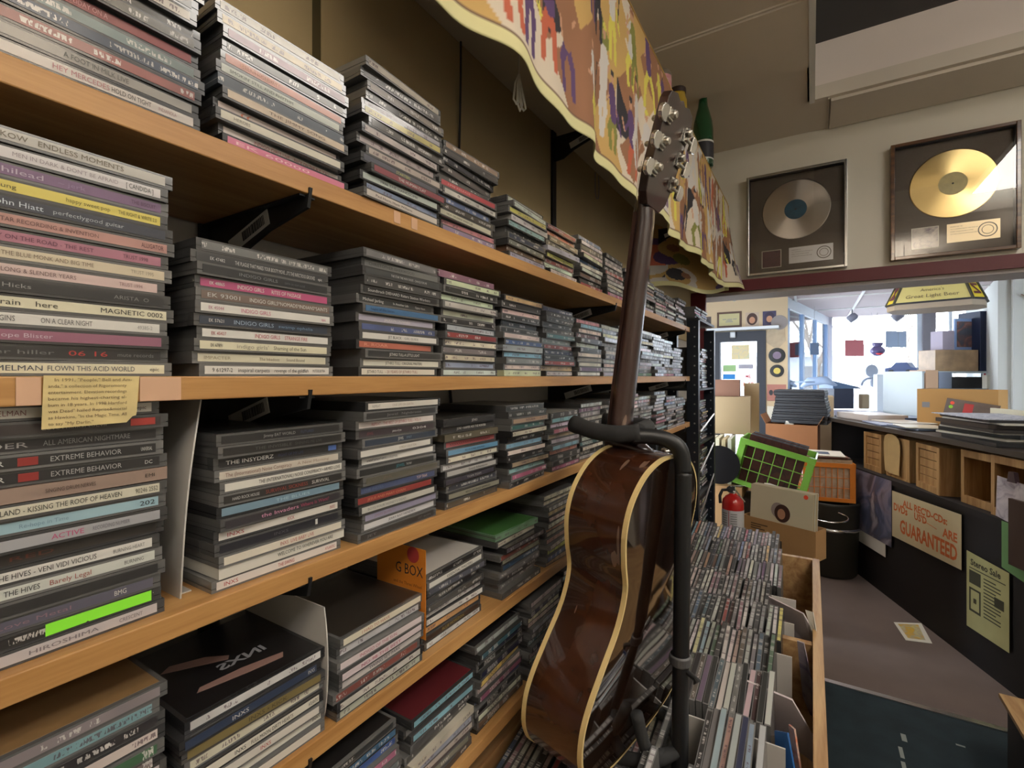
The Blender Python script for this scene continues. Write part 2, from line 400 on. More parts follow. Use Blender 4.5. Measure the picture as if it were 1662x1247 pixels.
# outside, seen through the glass: forecourt, trees, a low pale building
struct(MB().bb(-20, 30, 8.8, 60, -.1, -.02).build('ground', mat('forecourt', (.55, .56, .58), .9)))
M_bark = mat('bare_bark', s2l(150, 140, 132), .9)
def tree(x, y, h, seed, lab):
    r = random.Random(seed); mb = MB()
    def br(p, d_, l, rad, dep):
        q = p+d_*l; mid = p+d_*l*.5+Vector((r.uniform(-.06, .06), r.uniform(-.06, .06), 0))*l
        mb.tube([p, mid, q], [rad, rad*.85, rad*.65], 6)
        if dep == 0: return
        for k in range(3):
            nd = (d_+Vector((r.uniform(-.7, .7), r.uniform(-.5, .5), r.uniform(-.1, .5)))).normalized()
            br(p+d_*l*r.uniform(.55, 1), nd, l*r.uniform(.55, .8), rad*.55, dep-1)
    br(Vector((0, 0, 0)), Vector((0, 0, 1)), h*.38, h*.022, 4)
    mk('bare_tree', mb, M_bark, lab, 'tree', 'bare trees outside the shop', loc=(x, y, 0))
tree(2.0, 14.5, 4.6, 1, 'bare leafless tree outside, nearest the middle of the big window')
tree(3.5, 16.0, 5.4, 2, 'bare leafless tree outside, behind the grey hanging sign')
tree(1.7, 19.0, 5.0, 3, 'bare leafless tree outside, left of the red sign')
b = MB(); b.bb(-6, 14, 24, 26, 0, 2.4); b.bb(-6.2, 14.2, 23.7, 26.2, 2.4, 2.6); 
bl = thing('pale_building', 'long pale building across the road seen through the window', 'building')
b.build('wall', mat('pale_render', (.6, .62, .64), .9), bl)
for i in range(8): MB().bb(-4+i*2, -3+i*2, 23.93, 24, 1.0, 2.0).build('window', M_gray, bl)

# ================================================================== WALL SHELVES
SHZ = [1.739, 1.550, 1.374, 1.204, 1.030]
SHN = ['highest CD shelf', 'eye-level shelf', 'third shelf', 'fourth shelf', 'lowest shelf']
for z, nm in zip(SHZ, ['topmost of the five CD shelves', 'at eye level with a newspaper clipping taped on', 'just below the clipping', 'fourth from the top', 'lowest one in view']):
    mk('wall_shelf', MB().bb(-.1835, 0, -1.2, 1.95, z-.018, z), M_shelf, 'orange-brown pine wall shelf full of CDs, '+nm, 'shelf', 'pine CD shelves', bevel=.001)
mk('wall_shelf', MB().bb(-.1835, -.02, -.3, 2.83, 2.20, 2.22), mat('cream_board', s2l(190, 180, 160), .7), 'cream painted wall shelf hidden behind the printed cloth, above all CDs', 'shelf', bevel=.001)
def bracket(y, z, lab, label_up=True, dpt=.18):
    t = thing('shelf_bracket', lab, 'bracket', (-.1835, y, z-.0185), group='black shelf brackets')
    pr = [(0, 0), (0, -.062), (.03, -.060), (.06, -.044), (.12, -.024), (dpt+.002, -.012), (dpt+.006, .006), (dpt+.0035, .006), (dpt+.002, 0)]
    MB().prism(pr, lambda a, b, d: (a, d, b), -.0016, .0016).build('web', M_black, t)
    MB().bb(0, dpt, -.008, .008, -.002, -.0002).build('flange', M_black, t)
    m = MB(); M = Matrix.Translation((.085, -.0022, -.021)) @ Matrix.Rotation(radians(-17), 4, 'Y')
    m.box(0, 0, 0, .075, .0008, .016, 0, M)
    lb = m.build('label_sticker', M_white, t)
    k = MB(); r = random.Random(3)
    x = -.01
    while x < .03:
        w_ = r.choice([.0006, .001, .0014]); k.box(x, -.0006, 0, w_, .0003, .010, 0, M); x += w_+r.choice([.0008, .0012])
    k.build('barcode', M_dark, lb)
for y, w_ in ((.285, 'nearest the camera'), (1.12, 'behind the guitar neck'), (1.87, 'at the far shelf end')):
    for i, z in enumerate(SHZ[:4]): bracket(y, z, 'black steel bracket under the %s, %s' % (SHN[i], w_))
bracket(1.15, 2.20, 'black steel bracket holding the cloth-covered shelf above the CDs')
bracket(2.1, 2.20, 'black steel bracket under the far end of the cloth-covered shelf')
for y, w_ in ((.285, 'nearest the camera'), (1.15, 'behind the guitar neck'), (1.87, 'near the rack')):
    m = MB().bb(-.1838, -.180, y-.011, y+.011, .2, 2.2)
    z = .25
    mk('shelf_upright', m, M_black, 'black slotted wall upright carrying the CD shelves, '+w_, 'upright', 'wall uprights')
# cord and cable ties on the khaki wall
m = MB(); m.tube([(-.179, .745, 2.20), (-.176, .741, 2.13), (-.180, .742, 2.0), (-.181, .738, 1.9), (-.181, .736, 1.76)], .0022, 6)
mk('electrical_cable', m, M_dark, 'thin black cord hanging down the khaki wall below the cloth', 'cord')
for nm, z0, z1, yy in (('dark_cable', 1.36, 1.53, .72),):
    mk(nm, MB().tube([(-.183, yy, 1.375), (-.181, yy+.005, 1.45), (-.184, yy-.003, 1.531)], .003, 6), M_dark, 'dark vertical cord on the grey wall under the eye-level shelf', 'cord')
t = thing('looped_tie', 'white plastic cord with hanging loops below the printed cloth', 'cord', (-.02, .70, 2.06))
MB().tube([(0, 0, .10), (0, .001, .05), (0, 0, .0)], .0008, 5).build('string', M_white, t)
for k in (-1, 0, 1):
    MB().tube([(0, 0, 0), (0, .008*k-.004, -.02), (0, .012*k-.006, -.05), (.002, .012*k, -.062+.006*abs(k)), (.002, .012*k+.007, -.05), (0, .006*k+.004, -.02), (0, 0, 0)], .0018, 6).build('loop', M_white, t)
mk('wire_loop', MB().tube([(-.15, 1.36, 2.16), (-.15, 1.36, 2.10), (-.15, 1.37, 2.085), (-.15, 1.385, 2.09), (-.15, 1.39, 2.12), (-.15, 1.385, 2.16)], .0015, 6), M_gray, 'thin wire loop hanging near the dark bracket under the cloth', 'wire')

# newspaper clipping and tape on the eye-level shelf edge
t = thing('newspaper_clipping', 'yellowed newspaper clipping taped to the edge of the eye-level shelf', 'clipping', (.001, .126, 1.535))
m = MB(); pts = [(-.027, -.0175), (.016, -.0165), (.0195, -.0125), (.0215, -.012), (.022, -.009), (.0235, .015), (-.026, .0155)]
m.prism(pts, lambda a, b, d: (d, a, b), 0, .0004); m.build('paper', mat('newsprint', s2l(214, 196, 142), .9, noise=(60, .12)), t)
m = MB(); rr = random.Random(5)
LN = ['In 1991, "People," Bell and Am-', 'anda," a collection of Rigoromonty', 'entertainment. Elevation recordings', 'became his highest-charting al-', 'bum in 18 years. In 1998 Hartford', 'was Dead" hailed Reprise&mortal', 'as Hawkins, "In the Magic Time. All', 'to say "My Darlin."']
for i, l in enumerate(LN): add_text(m, l, lambda a, b: (.0007, a, b), -.024+(.003 if i == 0 else 0), .0118-i*.0039, .0020, w=(.040 if i < 7 else .022))
m.build('print', mat('news_ink', s2l(120, 104, 82), .9), t)
M_tape = mat('old_tape', s2l(206, 168, 140), .35)
for a, b_, nm in ((.088, .099, 'left'), (.150, .176, 'right')):
    mk('tape_strip', MB().bb(.0003, .0008, a, b_, 1.5325, 1.5495), M_tape, 'pinkish aged tape on the shelf edge %s of the newspaper clipping' % nm, 'tape')
for yy, w_ in ((.392, 'nearer'), (.42, 'farther')):
    mk('tape_strip', MB().bb(.0003, .0007, yy, yy+.010, 1.724, 1.737), M_tape, 'small tape mark on the highest CD shelf edge, %s of two' % w_, 'tape')
# bookends
def bookend(y0, y1, zb, zt, x0, x1, lab):
    m = MB(); n = 10; off = len(m.v)
    for th in (0, .0012):
        for i in range(n+1):
            k = i/n; yy = y0+(y1-y0)*k**2.2-.004*sin(pi*k); z = zb+(zt-zb)*k
            for x in (x0, x1-.012*abs(2*k-1)**2): m.v.append((x, yy+th, z))
    for i in range(n):
        a = i*2; b = (n+1)*2+i*2
        m.face((a, a+1, a+3, a+2)); m.face((b, b+2, b+3, b+1)); m.face((a+1, b+1, b+3, a+3)); m.face((a, a+2, b+2, b))
    a = n*2; b = (n+1)*2+n*2; m.face((a, a+1, b+1, b))
    m.bb(x0, x1-.02, y0, y0+.012 if y1 > y0 else y0, zb, zb+.001)
    mk('bookend', m, mat('bookend_white', s2l(190, 188, 184), .5), lab, 'bookend', smooth=False)
bookend(.186, .201, 1.374, 1.531, -.15, -.012, 'white curved bookend plate between the two nearest stacks on the third shelf')
bookend(.3115, .3125, 1.204, 1.318, -.15, -.004, 'white bookend plate beside the INXS stack on the fourth shelf')

# ================================================================== COMPACT DISCS
_c = MB(); _c.bb(-.142, 0, -.0625, .0625, 0, .0032); _c.bb(-.1412, -.0012, -.0618, .0618, .0032, .0038); _c.bb(-.142, 0, -.0625, .0625, .0038, .0097)
ME_case = _c.mesh('jewel_case', M_case)
def _lab(m):
    k = MB(); k.bb(-.0004, .0003, -.0585, .0575, .0017, .0081); return k.mesh('spine_label', m)
ME_lab = _lab(M_spine); ME_labp = _lab(M_spine_plain)
ME_labup = MB().bb(-.0004, .0003, -.0600, .0600, .0009, .0088).mesh('spine_label', print_mat('spine_print_soft', marks=False))
ME_caseup = _c.mesh('jewel_case', mat('jewel_case_clear_grey', (.20, .20, .20), .25, coat=.5))
ME_cover = MB().bb(-.1305, -.004, -.059, .059, .0095, .00985).mesh('cover_print', print_mat('cover_print'))
ME_lid = MB().bb(-.1305, -.004, -.059, .059, .0095, .00985).mesh('cover_plain', M_spine_plain)
ME_digi = MB().bb(-.140, 0, -.0625, .0625, .0003, .0094).mesh('sleeve', M_spine)
ME_digip = MB().bb(-.140, 0, -.0625, .0625, .0003, .0094).mesh('sleeve', M_spine_plain)
NAMED = [('white', (205, 203, 198)), ('cream', (218, 210, 178)), ('black', (30, 30, 32)), ('dark grey', (70, 70, 72)), ('grey', (125, 124, 122)), ('light grey', (170, 168, 165)),
         ('red', (170, 40, 40)), ('dark red', (95, 30, 34)), ('pink', (205, 90, 130)), ('salmon', (205, 140, 125)), ('pale pink', (214, 178, 178)), ('orange', (215, 115, 60)), ('yellow', (220, 200, 60)),
         ('green', (60, 130, 70)), ('bright green', (130, 230, 70)), ('olive', (120, 110, 60)), ('blue', (50, 95, 160)), ('light blue', (130, 180, 210)), ('navy', (32, 42, 80)), ('purple', (110, 75, 125)),
         ('lilac', (165, 155, 190)), ('brown', (110, 75, 50)), ('tan', (190, 150, 100)), ('mauve', (150, 90, 115)), ('teal', (50, 120, 125))]
def cname(c): return min(NAMED, key=lambda n: sum((a-b)**2 for a, b in zip(n[1], c)))[0]
ORD = ['', 'first', 'second', 'third', 'fourth', 'fifth', 'sixth', 'seventh', 'eighth', 'ninth', 'tenth', 'eleventh', 'twelfth', 'thirteenth', 'fourteenth', 'fifteenth', 'sixteenth', 'seventeenth', 'eighteenth', 'nineteenth', 'twentieth']
def ordn(n):
    if n <= 20: return ORD[n]
    t_ = {2: 'twenty', 3: 'thirty', 4: 'forty'}[n//10]
    return t_+'-'+ORD[n % 10] if n % 10 else {2: 'twentieth', 3: 'thirtieth', 4: 'fortieth'}[n//10]
PAL = [((205, 203, 198), 17), ((218, 212, 186), 12), ((185, 183, 178), 8), ((30, 30, 32), 16), ((55, 55, 58), 10), ((120, 120, 118), 9), ((150, 148, 144), 5), ((170, 45, 45), 4), ((95, 30, 34), 3), ((205, 90, 130), 2),
       ((205, 140, 125), 3), ((214, 178, 178), 3), ((215, 115, 60), 2), ((220, 200, 80), 2), ((60, 120, 70), 2), ((50, 95, 160), 4), ((130, 180, 210), 4), ((32, 42, 80), 5), ((110, 75, 125), 2), ((165, 155, 190), 3), ((110, 80, 58), 3), ((190, 155, 110), 2), ((150, 90, 115), 2), ((50, 110, 120), 2)]
def rcol(r):
    t_ = r.uniform(0, sum(w_ for _, w_ in PAL))
    for c, w_ in PAL:
        t_ -= w_
        if t_ <= 0: break
    return tuple(max(8, min(235, int(v*r.uniform(.88, 1.08)))) for v in c)
WH = (222, 220, 214); CRM = (226, 220, 184); BK = (26, 26, 28); 
K = (30, 28, 32); RD = (196, 40, 52); PK = (214, 60, 120); LG = (200, 200, 198)
# (colour, [(text, start 0..1, width 0..1, colour, bold)], kind)
def T(*a): return list(a)
MID1 = [((176, 172, 162), T(('JAMES SUDAKOW', .02, .34, (110, 100, 80), 1), ('ENDLESS MOMENTS', .40, .38, (110, 100, 80), 1))), ((214, 210, 214), T(('THE GUILTY MEN', .02, .25, (150, 140, 150), 1), ('MEN IN DARK & DON\'T BE AFRAID', .33, .45, (150, 140, 150), 0), ('[ CANDIDA ]', .82, .14, (40, 60, 50), 1))),
        ((124, 84, 134), T(('hilead', .28, .16, (190, 170, 200), 1), ('~ jerk', .50, .12, (150, 120, 170), 0), ('THE BISCUIT', .84, .13, (90, 50, 90), 0))), ((226, 206, 60), T(('young', .24, .10, (90, 80, 30), 0), ('happy sweet pop', .54, .20, (110, 100, 30), 0), ('THE RIGHT & WRITE 2.0', .78, .20, (90, 80, 30), 0))),
        ((36, 44, 66), T(('JOHN HIATT', .02, .14, (150, 180, 220), 0), ('John Hiatt', .22, .20, (200, 215, 230), 1), ('perfectlygood guitar', .46, .32, (170, 180, 190), 0))), ((194, 132, 122), T(('GUITAR RECORDING & INVENTION', .20, .45, (110, 70, 66), 0), ('ALLIGATOR', .86, .12, (90, 40, 50), 1))),
        ((186, 104, 132), T(('EASY ON THE ROAD - THE REST', .22, .44, (110, 50, 80), 0), ('TRUST 1998', .80, .13, (90, 50, 70), 0))), ((214, 198, 164), T(('THE BLUE MONK AND BIG TIME', .26, .38, (130, 110, 90), 0), ('TRUST 1995', .82, .12, (150, 140, 120), 0))),
        ((214, 182, 178), T(('THE LONG & SLENDER YEARS', .24, .36, (120, 90, 90), 0), ('TRUST 1994', .80, .12, (150, 110, 110), 0))), ((30, 30, 33), T(('Taylor Hicks', .12, .26, (150, 150, 150), 0), ('ARISTA  O', .74, .18, (130, 130, 130), 0))),
        (CRM, T(('Firebrain', .14, .18, (60, 56, 44), 1), ('here', .38, .09, (70, 64, 50), 1), ('MAGNETIC 0002', .66, .32, (40, 40, 34), 1))), (WH, T(('MISSY HIGGINS', .16, .18, (90, 90, 90), 1), ('ON A CLEAR NIGHT', .44, .22, (90, 90, 90), 1), ('49385-2', .88, .08, (150, 150, 150), 0))),
        ((164, 90, 122), T(('The Hope Blister', .16, .32, (210, 180, 200), 0))), ((40, 38, 38), T(('holger hiller', .12, .36, (120, 120, 120), 0), ('06 16', .54, .18, (214, 50, 44), 1), ('mute records', .77, .19, (120, 120, 120), 0))),
        (CRM, T(('PETER HIMMELMAN', .02, .40, (70, 80, 96), 1), ('FLOWN THIS ACID WORLD', .44, .40, (70, 80, 96), 1), ('epic', .92, .05, (80, 80, 80), 0)))]
IG = 'INDIGO GIRLS'
MID2 = [((110, 112, 112), T()), ((44, 46, 50), T(('EK 47482', .08, .10, LG, 0), ('THE PLAGUE THAT MAKES YOUR BOOTY MOVE ...IT\'S THE INFECTIOUS GROOVES', .25, .66, LG, 1), ('epic', .94, .04, LG, 0))), ((32, 34, 38), T((IG, .24, .30, (120, 124, 130), 0), ('come on now social', .60, .18, (90, 94, 100), 0))),
        ((208, 66, 128), T(('EK 48865', .05, .10, WH, 0), (IG, .24, .20, WH, 1), ('RITES OF PASSAGE', .50, .25, WH, 1))), ((120, 96, 84), T(('EK 93001', .03, .22, LG, 1), ('INDIGO GIRLS*NOMADS*INDIANS*SAINTS', .32, .66, WH, 1))), (WH, T(('EK 45044', .04, .10, (190, 90, 130), 0), (IG, .26, .22, PK, 1), ('epic', .92, .04, PK, 0))),
        ((38, 52, 76), T(('EK 57621', .05, .10, LG, 0), (IG, .22, .30, (150, 180, 210), 1), ('swamp ophelia', .56, .3, (110, 150, 190), 0))), (WH, T(('EK 45427', .05, .10, RD, 0), (IG, .36, .20, (206, 50, 80), 1), ('STRANGE FIRE', .60, .20, (206, 50, 80), 1))),
        (CRM, T(('EK 67891', .06, .08, K, 0), ('indigo girls\'', .24, .24, (150, 146, 126), 1), ('Shaming of the Sun', .52, .28, (80, 76, 60), 1))), ((214, 208, 178), T(('IMPACTER', .03, .18, (150, 140, 110), 0), ('The Inkadoos', .42, .16, (120, 110, 90), 0), ('Sound Bound', .64, .16, (120, 110, 90), 0))),
        (WH, T(('9 61297-2', .04, .14, K, 1), ('inspiral carpets', .22, .24, K, 1), ('revenge of the goldfish', .50, .30, K, 1), ('MUTE/ELEKTRA', .84, .12, K, 0)))]
MID3 = [((120, 118, 122), T()), ((110, 112, 110), T(('CHRISTOPHER ISHERWOOD', .04, .6, (60, 60, 60), 1))), ((56, 60, 62), T(('THE STAR THE WAX FADES - DANCE FOR ME', .30, .5, LG, 0))), ((66, 66, 66), T()), (BK, T(('Soundtrack DIEHARD Riders Station Workers', .04, .85, LG, 1))),
        ((52, 54, 54), T(('Michael Jerling', .03, .26, WH, 1), ('In Another Life', .42, .22, WH, 0), ('Gypsy Heart', .74, .16, LG, 0))), ((50, 110, 170), T(('Night of the Seven', .05, .3, (30, 60, 110), 0))), ((178, 172, 196), T(('JACKSON CROWNED', .3, .35, WH, 1))), ((70, 88, 150), T()), (WH, T(('JET BLACK', .3, .18, K, 1), ('GIRL GUIDE', .52, .2, (120, 120, 120), 0))),
        ((204, 96, 70), T(('R. ROAR', .05, .3, (240, 150, 120), 1))), ((44, 44, 46), T(('JETHRO TULL-A LITTLE LIGHT', .25, .42, WH, 1))), ((222, 218, 200), T(('JETHRO TULL - ORIGINAL MASTERS', .25, .5, K, 1))), ((222, 216, 200), T(('JETHRO TULL', .05, .2, K, 1), ('- 20 YEARS OF JETHRO TULL', .28, .45, (150, 60, 50), 1)))]
T31 = [((40, 38, 40), T(('HIMMELMAN • THE', .0, .3, LG, 1), ('BRAINWASHERS', .7, .16, (110, 110, 110), 0))), ((222, 218, 206), T(('PETER HIMMELMAN', .12, .30, (150, 90, 90), 1), ('THE BOXMEN OF BANGKOK', .50, .34, (150, 90, 90), 1), ('epic', .92, .05, K, 0))), ((50, 40, 40), T(('Peter', .12, .1, LG, 0), ('LoveThinksNoEvil', .44, .28, (150, 140, 130), 0), ('▬▬', .84, .13, (200, 50, 40), 1))),
        ((38, 34, 38), T(('HINDER', .10, .30, (170, 165, 165), 1), ('ALL AMERICAN NIGHTMARE', .46, .40, (150, 150, 150), 1))), ((34, 33, 35), T(('HINDER', .12, .2, (190, 190, 190), 1), ('▓▓', .37, .08, (170, 40, 34), 1), ('EXTREME BEHAVIOR', .50, .32, (170, 170, 170), 1), ('UNIVERSAL', .92, .06, LG, 0))),
        ((34, 33, 35), T(('HINDER', .10, .2, (190, 190, 190), 1), ('▓▓', .35, .08, (170, 40, 34), 1), ('EXTREME BEHAVIOR', .48, .32, (170, 170, 170), 1), ('DC', .92, .04, LG, 0))), ((160, 130, 114), T(('INTERNAL-7', .02, .14, (90, 70, 60), 0), ('SINGING DRUM NERVES', .45, .22, (90, 70, 60), 0), ('EMI', .92, .05, (60, 50, 40), 0)), 'd'), ((214, 210, 186), T(('HINTERLAND - KISSING THE ROOF OF HEAVEN', .18, .62, (46, 50, 44), 1), ('90246 2552', .87, .12, (60, 60, 54), 1))),
        ((150, 196, 214), T(('L.L.The Smiths', .10, .16, (120, 160, 180), 0), ('Re-hope in Time', .36, .2, (110, 150, 180), 0), ('202', .9, .08, K, 1))), ((168, 170, 178), T(('ACTIVE', .48, .14, PK, 1), ('RECORDING NUMBER', .66, .18, (110, 110, 120), 0))), ((50, 42, 36), T(('THE RED', .1, .4, (120, 50, 30), 0))),
        (WH, T(('THE HIVES - VENI VIDI VICIOUS', .30, .42, K, 1), ('BURNING HEART', .80, .16, (120, 120, 120), 0))), ((206, 212, 204), T(('THE HIVES', .32, .14, K, 1), ('Barely Legal', .50, .18, (170, 70, 60), 1), ('BURNING', .84, .1, (100, 100, 100), 0))), ((44, 44, 46), T(('HIM', .12, .1, (120, 60, 40), 0))),
        ((92, 90, 112), T(('Love Metal', .3, .3, (150, 110, 130), 0), ('BMG', .80, .06, WH, 1))), ((46, 44, 44), T(), 'g'), ((196, 188, 192), T(('HIROSHIMA', .4, .3, (120, 110, 120), 0), ('CRESCENT', .80, .12, (120, 110, 120), 0)))]
T32 = [((34, 34, 36), T(('Jimmy EAT WORLD', .30, .27, (150, 150, 150), 0), ('FUTURES', .62, .12, (60, 70, 110), 0))), ((36, 34, 34), T(('THE INVISIBLE', .22, .3, (80, 80, 80), 0), ('SHINING ME LIVE', .55, .25, (70, 70, 70), 0))), ((30, 30, 34), T(('THE INSYDERZ', .04, .36, WH, 1), ('FIGHT OF MY LIFE', .44, .22, (50, 60, 110), 0), ('▬', .90, .08, (70, 110, 200), 1))),
       ((206, 196, 180), T(('The (International) Noise Conspiracy', .03, .52, (130, 80, 70), 1), ('A New Morning', .6, .3, (160, 130, 110), 0))), ((220, 218, 208), T(('THE (INTERNATIONAL) NOISE CONSPIRACY • ARMED LOVE', .24, .74, K, 1))), ((44, 42, 42), T(('HARD ROCK HOUSE', .05, .2, LG, 0), ('SURVIVAL SICKNESS', .3, .36, (170, 60, 44), 1), ('SURVIVAL', .7, .17, WH, 1))), ((110, 150, 176), T(('THE BLUES', .4, .3, (160, 200, 220), 0))),
       ((52, 48, 56), T(('the Invaders', .26, .32, (240, 150, 190), 1), ('Where Is Went?', .60, .28, (190, 60, 100), 1))), ((220, 214, 204), T(('INXS', .05, .12, RD, 1), ('KICK', .52, .06, RD, 1), ('INXS', .92, .05, RD, 1))), ((30, 32, 46), T(('INXS', .4, .12, (90, 90, 100), 0), ('▲', .77, .02, WH, 1))),
       ((224, 216, 196), T(('INXS  LIVE BABY LIVE', .42, .30, (200, 80, 80), 1))), ((220, 218, 206), T(('WELCOME TO WHEREVER YOU ARE', .40, .52, (40, 60, 60), 1)), 'd'), ((222, 214, 208), T(('INXS', .04, .1, RD, 1), ('THE SWING', .45, .14, RD, 1), ('ATLANTIC', .88, .1, RD, 0)))]
T33 = [((216, 210, 200), T(('REPEAT', .04, .1, (120, 120, 130), 0), ('ONE LIFE ON EARTH', .3, .3, (170, 150, 140), 0))), ((46, 44, 46), T(('Jewel', .25, .15, (130, 130, 130), 0), ('Nightbreeze', .46, .3, (130, 130, 130), 0))), ((220, 208, 204), T(('REPEAT - THE BEST OF JETHRO TULL - VOL II', .14, .66, (196, 90, 90), 1))), ((58, 44, 54), T(('JEWEL', .08, .08, (140, 60, 70), 0), ('pieces of you', .4, .12, LG, 0), ('0304', .68, .2, LG, 0))), ((44, 60, 84), T(('JEWEL', .42, .08, WH, 1), ('SPIRIT', .54, .08, (110, 140, 170), 0))),
       ((218, 216, 208), T(('SOMEDAY COLLECTION', .5, .26, (150, 140, 130), 0))), (WH, T(('A NIGHT WITHOUT ARMOR: A COLLECTION', .05, .4, K, 0))), ((34, 36, 38), T(('JEWEL', .44, .12, (50, 150, 170), 1), ('THIS WAY', .58, .08, LG, 0))), ((92, 88, 74), T(('JEWEL', .2, .12, (120, 100, 80), 0))), ((208, 204, 190), T(('LOVE AT FIRST JIMMY HENDRIX', .25, .3, K, 0))), ((64, 80, 130), T(('THE INDIES', .02, .24, (90, 110, 150), 0), ('TOP TRAX', .72, .16, (240, 200, 190), 1))),
       ((170, 50, 46), T(('JESUS AND MARY CHAIN', .1, .5, (230, 140, 90), 0))), ((196, 196, 186), T(('BOYS FOUR HONEY\'S DEAD', .06, .5, (110, 110, 110), 0))), ((150, 146, 180), T(('JIMMY BUFFETT', .1, .28, (150, 110, 130), 0))), ((212, 212, 216), T(('JERRY RAY HENDRIX', .3, .4, (80, 80, 90), 0))), ((58, 54, 52), T(('JET', .06, .12, (120, 120, 120), 0), ('GET BORN', .75, .2, (120, 120, 120), 0)))]
T33.pop(9)
T34 = [((44, 44, 46), T(('JETHRO', .5, .12, WH, 1))), ((48, 48, 50), T(('JUNE • HARPER HEX THE HUNTER', .24, .6, WH, 1))), ((96, 88, 68), T()), ((176, 70, 74), T(('XXXXXXXXXXXXXXXXXXXX', .05, .85, (50, 30, 30), 1))), ((80, 150, 200), T(('BLUE JUNE SOUND', .3, .4, (30, 60, 90), 0))), ((222, 218, 196), T()), ((206, 206, 206), T()), ((180, 180, 178), T(('Sound Adventures', .4, .4, K, 1))),
       ((66, 62, 78), T(('TOM TOM', .4, .3, LG, 0))), ((60, 64, 80), T()), ((140, 138, 120), T(('BEST OF JAZZ SAMPLES', .3, .5, K, 0))), ((84, 74, 60), T())]
U1 = [((60, 58, 54), T()), ((150, 148, 140), T()), ((70, 66, 62), T()), ((90, 90, 84), T()), ((196, 190, 178), T()), ((74, 72, 66), T()), ((110, 108, 100), T()), ((150, 40, 40), T(('HOLIDAY ON A', .35, .2, (220, 140, 140), 1))), ((120, 140, 140), T()), ((70, 84, 108), T()), ((160, 84, 78), T()), ((150, 146, 140), T(('A FOOT IN MILK LIVE', .35, .3, (90, 90, 90), 1))), ((200, 192, 186), T(('HEY MERCEDES', .3, .25, (190, 110, 120), 1), ('HOLD ON TIGHT', .56, .2, (50, 50, 50), 1), ('INDIANOLA', .80, .1, (150, 110, 110), 0)))]
U2 = [((190, 184, 170), T()), ((190, 168, 120), T()), ((150, 110, 124), T()), ((96, 94, 86), T()), ((200, 120, 96), T(('BELLA HOLLIDAY', .1, .3, (230, 170, 140), 1))), ((188, 196, 186), T(('SMOKIN\' STILL AND RHYTHM', .05, .5, (80, 90, 90), 0))), ((80, 92, 106), T()), ((206, 186, 160), T(('THE JIMMY SONG', .3, .5, (110, 90, 80), 0))), ((196, 176, 168), T(('((', .15, .08, (210, 90, 40), 1))), ((210, 206, 186), T(('HEROES', .08, .12, (110, 110, 100), 0))), ((220, 206, 200), T(('INDIGO GIRLS LIVE', .22, .30, (180, 60, 60), 1), ('BACK ON THE BUS, Y\'ALL', .56, .35, (180, 60, 60), 1))), ((224, 110, 150), T(('EK 60000', .05, .6, (240, 190, 205), 0)))]
U3 = [((176, 166, 150), T()), ((66, 60, 54), T()), ((130, 120, 110), T()), ((60, 56, 50), T()), ((160, 156, 166), T()), ((190, 176, 90), T()), ((96, 92, 88), T()), ((190, 178, 176), T()), ((176, 160, 160), T()), ((186, 170, 160), T()), ((80, 82, 96), T(('STARTERS', .4, .2, (190, 190, 90), 1))), ((150, 60, 70), T(('THE HUMAN CLAY', .3, .4, WH, 1))), ((176, 190, 182), T(('1998 THE HANDSOME', .2, .5, K, 0))), ((120, 140, 180), T()), ((206, 196, 186), T(('Paul Horn, Hank Williams', .1, .5, K, 0)))]
U4 = [((150, 120, 96), T()), ((70, 66, 64), T()), ((40, 40, 50), T()), ((90, 82, 80), T()), ((84, 80, 78), T()), ((200, 60, 70), T(('1998 RELEASE', .1, .4, (230, 150, 150), 0))), ((196, 194, 186), T()), ((90, 110, 160), T()), ((70, 64, 54), T()), ((196, 194, 168), T(('NEW ORLEANS WHISTLER', .1, .5, K, 0))), ((206, 120, 130), T()), ((140, 120, 160), T())]
F2 = [((206, 206, 206), T()), ((40, 60, 96), T(('INXS', .30, .12, WH, 1), ('INXS', .92, .06, WH, 1))), ((130, 112, 56), T(('INXS • KICK', .4, .3, (70, 60, 30), 1))), ((214, 210, 184), T()), ((216, 212, 196), T(('INXS', .3, .08, K, 1), ('FULL MOON, DIRTY HEARTS', .42, .34, K, 1), ('ATLANTIC', .9, .09, K, 1))), ((210, 206, 196), T(('INXS', .5, .08, RD, 1))), ((212, 210, 196), T(('INXS', .92, .07, K, 0))), ((214, 208, 196), T(('INXS', .06, .1, RD, 1)))]
F3 = [((224, 216, 190), T(('I HAD TO HAVE', .2, .35, (200, 100, 80), 1))), ((190, 190, 196), T()), ((216, 200, 206), T(('INDIGO OF THE SUN', .2, .45, (190, 70, 100), 1))), ((214, 196, 204), T(('NO 98 THE BEST', .2, .5, (190, 60, 100), 1))), ((196, 190, 190), T(('SWING SET PARK', .3, .4, (80, 70, 90), 1))), ((150, 70, 60), T()), ((200, 196, 186), T()), ((170, 178, 160), T())]
F4 = [((34, 34, 38), T()), ((218, 216, 206), T(('ESSENTIAL MASTERS', .3, .5, K, 1))), ((80, 84, 100), T()), ((44, 44, 46), T()), ((70, 66, 60), T()), ((196, 194, 190), T()), ((214, 212, 208), T()), ((216, 150, 80), T()), ((70, 50, 36), T(('BLUE HORIZON', .3, .4, (170, 150, 60), 1))), ((200, 212, 220), T())]
F5 = [((110, 160, 120), T()), ((196, 190, 168), T()), ((90, 80, 90), T()), ((150, 60, 46), T()), ((150, 156, 130), T()), ((40, 80, 120), T()), ((110, 110, 116), T()), ((60, 58, 60), T()), ((100, 96, 100), T()), ((80, 84, 88), T())]
